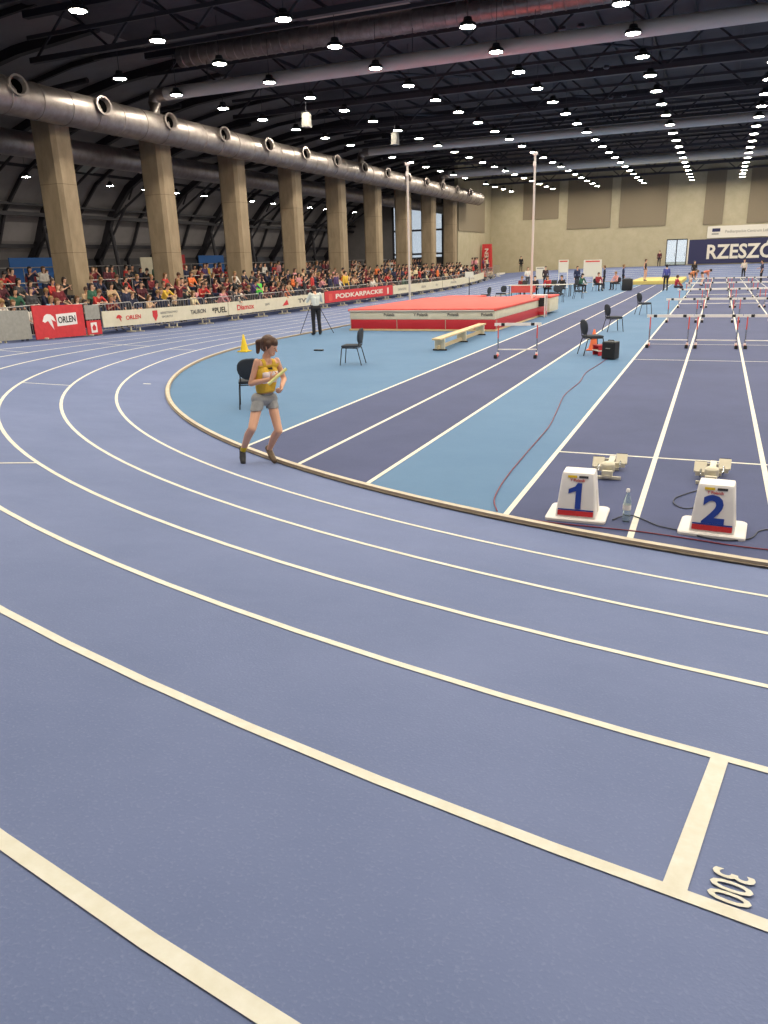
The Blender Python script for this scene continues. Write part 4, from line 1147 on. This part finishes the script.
# bib and emblem on the singlet: cut from the same surface
fd = Vector((.88, -.42, 0)); fd.normalize(); cen = Vector((.29, .12, 1.08)); lt = Vector((-fd.y, fd.x, 0))
u = (rc-np.array(cen))@np.array(lt); f_ = (rc-np.array(cen))@np.array(fd)
torso = np.isin(rtags, ['waist', 'chest', 'pelvis'])
extract(rme, torso & (abs(u) < .115) & (f_ > .0) & (rc[:, 2] > 1.015) & (rc[:, 2] < 1.145), .0135, 'race_bib', mat('bib_white', 'd9cfd6', .6), runner)
extract(rme, torso & (abs(u-.01) < .035) & (f_ > .0) & (rc[:, 2] > 1.17) & (rc[:, 2] < 1.215), .0125, 'chest_emblem', M_black, runner)
mb = MB(); mb.tube((.425, -.105, 1.028), (.598, .052, 1.198), .019, mat('pale_baton', 'e6e49a', .4), n=16)
o = mb.build('relay_baton', None, True, (-5.3, 8.05, .05)); tag(o, 'pale yellow relay baton held by the runner', 'baton')

# camera operator with tripod
JC = pose(elR=(.27, .12, 1.18), wrR=(.12, .3, 1.28), elL=(-.27, .12, 1.18), wrL=(-.12, .3, 1.28), neck=(0, .03, 1.47), head=(0, .1, 1.59))
spec = [('shirt', mat('white_shirt', 'd8dbd4', .8), .012, {'waist', 'chest', 'shoulders', 'upperarm'}, None),
        ('trousers', mat('black_trousers', '1a1b20', .8), .012, {'pelvis', 'thigh', 'shin'}, None), ('shoe', M_black, .008, {'foot', 'shin'}, lambda c, t, i: (c[:, 0] < 0) & (c[:, 2] < .115)), ('shoe', M_black, .008, {'foot', 'shin'}, lambda c, t, i: (c[:, 0] > 0) & (c[:, 2] < .115))]
zf = 0.0
dressed(JC, (-13.25, 25.2, 0), .75, 'camera operator in white shirt and black trousers seen from behind, at the tripod', .011, spec, look=None, sleeve='short')
t = thing('tripod', 'thin dark camera tripod in front of the operator', 'tripod', (-13.55, 25.65, 0), .75)
for k in range(3):
    a = math.radians(90+120*k); mb = MB(); mb.tube((.55*math.cos(a)*1.35, .3*math.sin(a)*1.35, 0), (.04*math.cos(a), .04*math.sin(a), 1.25), .012, M_steel, n=8); mb.build('leg', t, True)
mb = MB(); mb.tube((0, 0, 1.1), (0, 0, 1.38), .018, M_steel, n=8); mb.box((0, 0, 1.26), (.09, .09, .05), M_steel, bevel=.01); mb.build('head', t)
t = thing('video_camera', 'small dark camera on the tripod', 'camera', (-13.55, 25.65, 1.38), .75)
mb = MB(); mb.box((0, 0, .06), (.11, .2, .12), M_black, bevel=.015); mb.build('camera_body', t); mb = MB(); mb.tube((0, .1, .06), (0, .2, .06), .04, M_black); mb.build('lens', t, True)

# officials and athletes further off
M_of = [M_skin, M_shirt, M_pants, M_shoe, M_hair]
SM = {'stand': crowd_mesh(pose(), 'long', 'short', False, .018, 1, mats=M_of), 'hands': crowd_mesh(pose(elR=(.26, .05, 1.14), wrR=(.14, .26, 1.1)), 'short', 'short', False, .018, 1, mats=M_of),
      'ath': crowd_mesh(pose(knL=(-.105, .08, .5), anL=(-.11, .0, .1)), 'none', 'short', False, .018, 1, bare_legs=True, mats=M_of, bare_arms=True),
      'bend': crowd_mesh(pose(shR=(.18, .42, 1.08), shL=(-.18, .42, 1.08), neck=(0, .5, 1.1), head=(0, .6, 1.1), elR=(.2, .45, .8), elL=(-.2, .45, .8), wrR=(.12, .5, .6), wrL=(-.12, .5, .6), knR=(.1, .12, .5), knL=(-.1, .12, .5)), 'short', 'short', False, .018, 1, bare_legs=True, mats=M_of),
      'seat': crowd_mesh(seat(), 'long', 'short', False, .018, 1, mats=M_of), 'seatf': crowd_mesh(seat(.18), 'long', 'long', True, .018, 1, mats=M_of)}
def fd_(fx, fy): return math.atan2(-fx, fy)
OFF = [('stand', -6.8, 64, .007, (1, .2), '232a4a', 'official in navy standing by the black case at the end of the left runway', '1d1f28'),
       ('ath', -5.7, 70.0, .31, (1, -.3), '1d1d24', 'athlete in dark kit with bare legs standing on the yellow mat', None),
       ('stand', -3.3, 57.7, .007, (-.4, 1), '4a4f9a', 'official in purple-blue top standing at the left edge of the sprint lanes', '20222c'),
       ('seat', -2.75, 60.0, -.32, (1, .5), 'a3283a', 'person in red crouching beside the official in purple-blue', '3a2a3a'),
       ('bend', -2.0, 64.0, .007, (1, -.6), 'd98a5c', 'athlete in orange bending over between the sprint hurdles, left one', None),
       ('bend', -1.2, 65.5, .007, (1, .3), 'cf7a60', 'athlete bending forward right beside the other bent athlete', None),
       ('stand', -2.1, 77.7, .007, (.3, -1), '26221f', 'person all in dark clothes standing left of the big navy banner', '1d1b1b'),
       ('hands', 2.0, 78.0, .007, (-.5, -1), 'd8ccc0', 'official in light top and black trousers below the navy banner', '1a1a20'),
       ('hands', 3.1, 70.0, .007, (-1, -.2), '2c3350', 'official in dark blue below the navy banner at the right edge', '1a1a20'),
       ('stand', -6.3, 94.6, 1.03, (0, -1), '5a2530', 'person in dark red standing beside the far glass door', '2a2028'),
       ('stand', -9.9, 61.5, .0, (.6, -1), '222a4c', 'official in dark navy standing left of the wide white board', '1b1e30'),
       ('stand', -7.9, 61.5, .0, (-1, -.2), '1d2030', 'official in black standing right of the wide white board', '1a1a20'),
       ('hands', -14.0, 63.0, .0, (.6, -1), 'd9d6d0', 'official in white shirt standing behind the right upright', '4a4a50'),
       ('stand', -21.6, 93.4, .9, (.4, -1), '1a1a1e', 'person in black standing close to the far wall near the corner', '141418'),
       ('seatf', -12.1, 52.6, .0, (.4, -1), '7a2430', 'seated official in dark red at the left end of the long table', '20202a'),
       ('seat', -11.2, 52.6, .0, (.2, -1), '2a2630', 'seated official in dark clothes at the middle of the long table', '20202a'),
       ('seatf', -10.3, 52.6, .0, (-.1, -1), 'b4353c', 'seated official in bright red at the long table', '20202a'),
       ('seat', -9.4, 52.6, .0, (-.3, -1), '1e1e24', 'seated official in black at the right end of the long table', '20202a'),
       ('seat', -8.0, 58.9, .0, (.8, -1), '8d2630', 'seated official in red beside the wide white board', '20202a'),
       ('seatf', -8.9, 56.6, .0, (.9, -.6), '2f5d4a', 'seated official in green on a chair left of the runway', '20202a'),
       ('seat', -6.9, 60.6, .0, (-.8, -1), 'd99a94', 'seated official in pink beside the navy clad official', '20202a'),
       ('stand', -13.2, 66.0, .0, (.3, -1), '3a2a30', 'person in brown standing behind the long table near the small white board', '20202a')]
for k, x, y, z, (fx, fy), col, lab, pc in OFF:
    o = add_person(SM[k], x, y, z, fd_(fx, fy), col, lab)
    if pc:
        m = mat('trousers_'+pc, pc, .8); o.material_slots[2].link = 'OBJECT'; o.material_slots[2].material = m

# furniture of the judges
t = thing('long_table', 'long judges table with pale top and red cloth right of the landing mat', 'table', (-10.7, 51.8, 0))
mb = MB(); mb.box((0, 0, .74), (4.2, .75, .04), M_whitep, bevel=.008); mb.build('table_top', t)
mb = MB(); mb.box((-1.0, -.36, .5), (1.6, .02, .44), M_coral); mb.build('cloth', t)
for x in (-1.95, 1.95):
    for y_ in (-.3, .3): mb = MB(); mb.tube((x, y_, 0), (x, y_, .72), .025, M_steel2, n=8); mb.build('leg', t, True)
for x in (-11.7, -9.8):
    mb = MB(); mb.box((0, 0, .012), (.36, .25, .02), M_blackp); mb.box((0, .13, .13), (.36, .015, .24), M_blackp, rot=Matrix.Rotation(-.2, 3, 'X')); o = mb.build('laptop', None, False, (x, 51.8, .765))
    tag(o, 'open black laptop at the left end of the judges table' if x < -11 else 'open black laptop at the right end of the judges table', 'laptop')
for i, (x, y, rz) in enumerate(((-12.1, 52.55, 180), (-11.2, 52.55, 180), (-10.3, 52.55, 180), (-9.4, 52.55, 180), (-8.0, 58.85, 218), (-8.9, 56.55, -124), (-6.9, 60.55, 143), (-8.2, 45.0, 200), (-8.9, 46.3, 120), (-7.7, 48.6, -70))):
    lab = ['under the seated official in dark red', 'under the second seated official at the table', 'under the bright red official at the table', 'under the black clad official at the table', 'beside the wide white board', 'under the official in green',
           'under the official in pink', 'standing empty left of the runway, nearest', 'standing empty left of the runway, turned sideways', 'standing empty at the edge of the left runway'][i]
    chair(x, y, math.radians(rz), f'dark conference chair {lab}')
def board_stand(x, y, w, h0, h1, label, red=False, rz=0):
    t = thing('display_board', label, 'board', (x, y, 0), rz)
    mb = MB(); mb.box((0, 0, (h0+h1)/2), (w, .05, h1-h0), M_whitep, bevel=.01); mb.build('panel', t)
    for s in (-1, 1):
        mb = MB(); mb.box((s*(w/2-.05), .0, h0/2), (.05, .05, h0), M_white); mb.box((s*(w/2-.05), 0, .025), (.06, .6, .05), M_white); mb.build('leg', t)
    mb = MB(); mb.box((0, -.032, h1-.12), (w*.8, .012, .1), M_coral if red else M_grey); mb.build('printed_band', t)
board_stand(-9.1, 63.6, 1.35, .9, 2.15, 'wide white display board with red band beyond the judges', True)
board_stand(-11.9, 66.8, .8, 1.2, 2.2, 'narrow white display board with red band, second from the right', True)
board_stand(-15.4, 74.5, .8, .5, 1.6, 'small white display board behind the right upright')
board_stand(-9.3, 68.0, .7, .4, 1.5, 'small low white display board behind the wide one')
t = thing('equipment_case', 'black equipment case at the end of the left runway', 'case', (-5.95, 59.0, .004))
mb = MB(); mb.box((0, 0, .42), (.72, .5, .8), M_blackp, bevel=.08); mb.build('case_body', t, True); mb = MB(); mb.tube((-.2, 0, .86), (.2, 0, .86), .02, M_black); mb.build('handle', t)
mb = MB(); mb.box((0, 0, .15), (4.2, 11.0, .3), M_sand, bevel=.05); o = mb.build('yellow_mat', None, False, (-4.9, 76.0, 0)); tag(o, 'large flat yellow mat at the end of the left runway', 'mat')
t = thing('wind_sign', 'thin post with a small white sign behind the landing mat', 'sign', (-13.3, 44.5, 0))
mb = MB(); mb.tube((0, 0, 0), (0, 0, 1.5), .02, M_steel, n=8); mb.build('post', t); mb = MB(); mb.box((0, 0, 1.6), (.5, .03, .35), M_whitep, bevel=.01); mb.build('sign_panel', t); mb = MB(); mb.box((0, 0, .03), (.4, .4, .06), M_red, bevel=.01); mb.build('base', t)
chair(-12.4, 44.8, math.radians(80), 'dark conference chair behind the landing mat, seen side on'); chair(-11.9, 46.4, math.radians(150), 'dark conference chair behind the landing mat, backrest towards the camera')

# ------------------------------------------------------------------ world, camera, output
w = bpy.data.worlds.new('World'); SC.world = w; w.use_nodes = True
nt = w.node_tree; bg = nt.nodes['Background']; bg.inputs['Color'].default_value = srgb('d6e4f2'); bg.inputs['Strength'].default_value = 1.25
cam = bpy.data.cameras.new('Camera'); co = bpy.data.objects.new('Camera', cam); COL.objects.link(co)
cam.sensor_fit = 'VERTICAL'; cam.sensor_height = 24; cam.lens = 763.716/1024*24; cam.clip_start = .05; cam.clip_end = 400
pit, rol, th = .3158, -.0308, .4057
F = Vector((-math.sin(th)*math.cos(pit), math.cos(th)*math.cos(pit), -math.sin(pit))); Rt = Vector((math.cos(th), math.sin(th), 0)); U = Rt.cross(F)
r = Rt*math.cos(rol)+U*math.sin(rol); u_ = -Rt*math.sin(rol)+U*math.cos(rol)
Mx = Matrix((r, u_, -F)).transposed().to_4x4(); Mx.translation = Vector((0, 0, 2.4317)); co.matrix_world = Mx
SC.camera = co
SC.view_settings.view_transform = 'Standard'; SC.view_settings.look = 'None'; SC.view_settings.gamma = 1; SC.view_settings.use_curve_mapping = False
SC.view_settings.exposure = EXPOSURE
SC.cycles.use_denoising = True
SC.cycles.max_bounces = 6; SC.cycles.diffuse_bounces = 4; SC.cycles.glossy_bounces = 3; SC.cycles.transparent_max_bounces = 12
SC.cycles.sample_clamp_indirect = 6
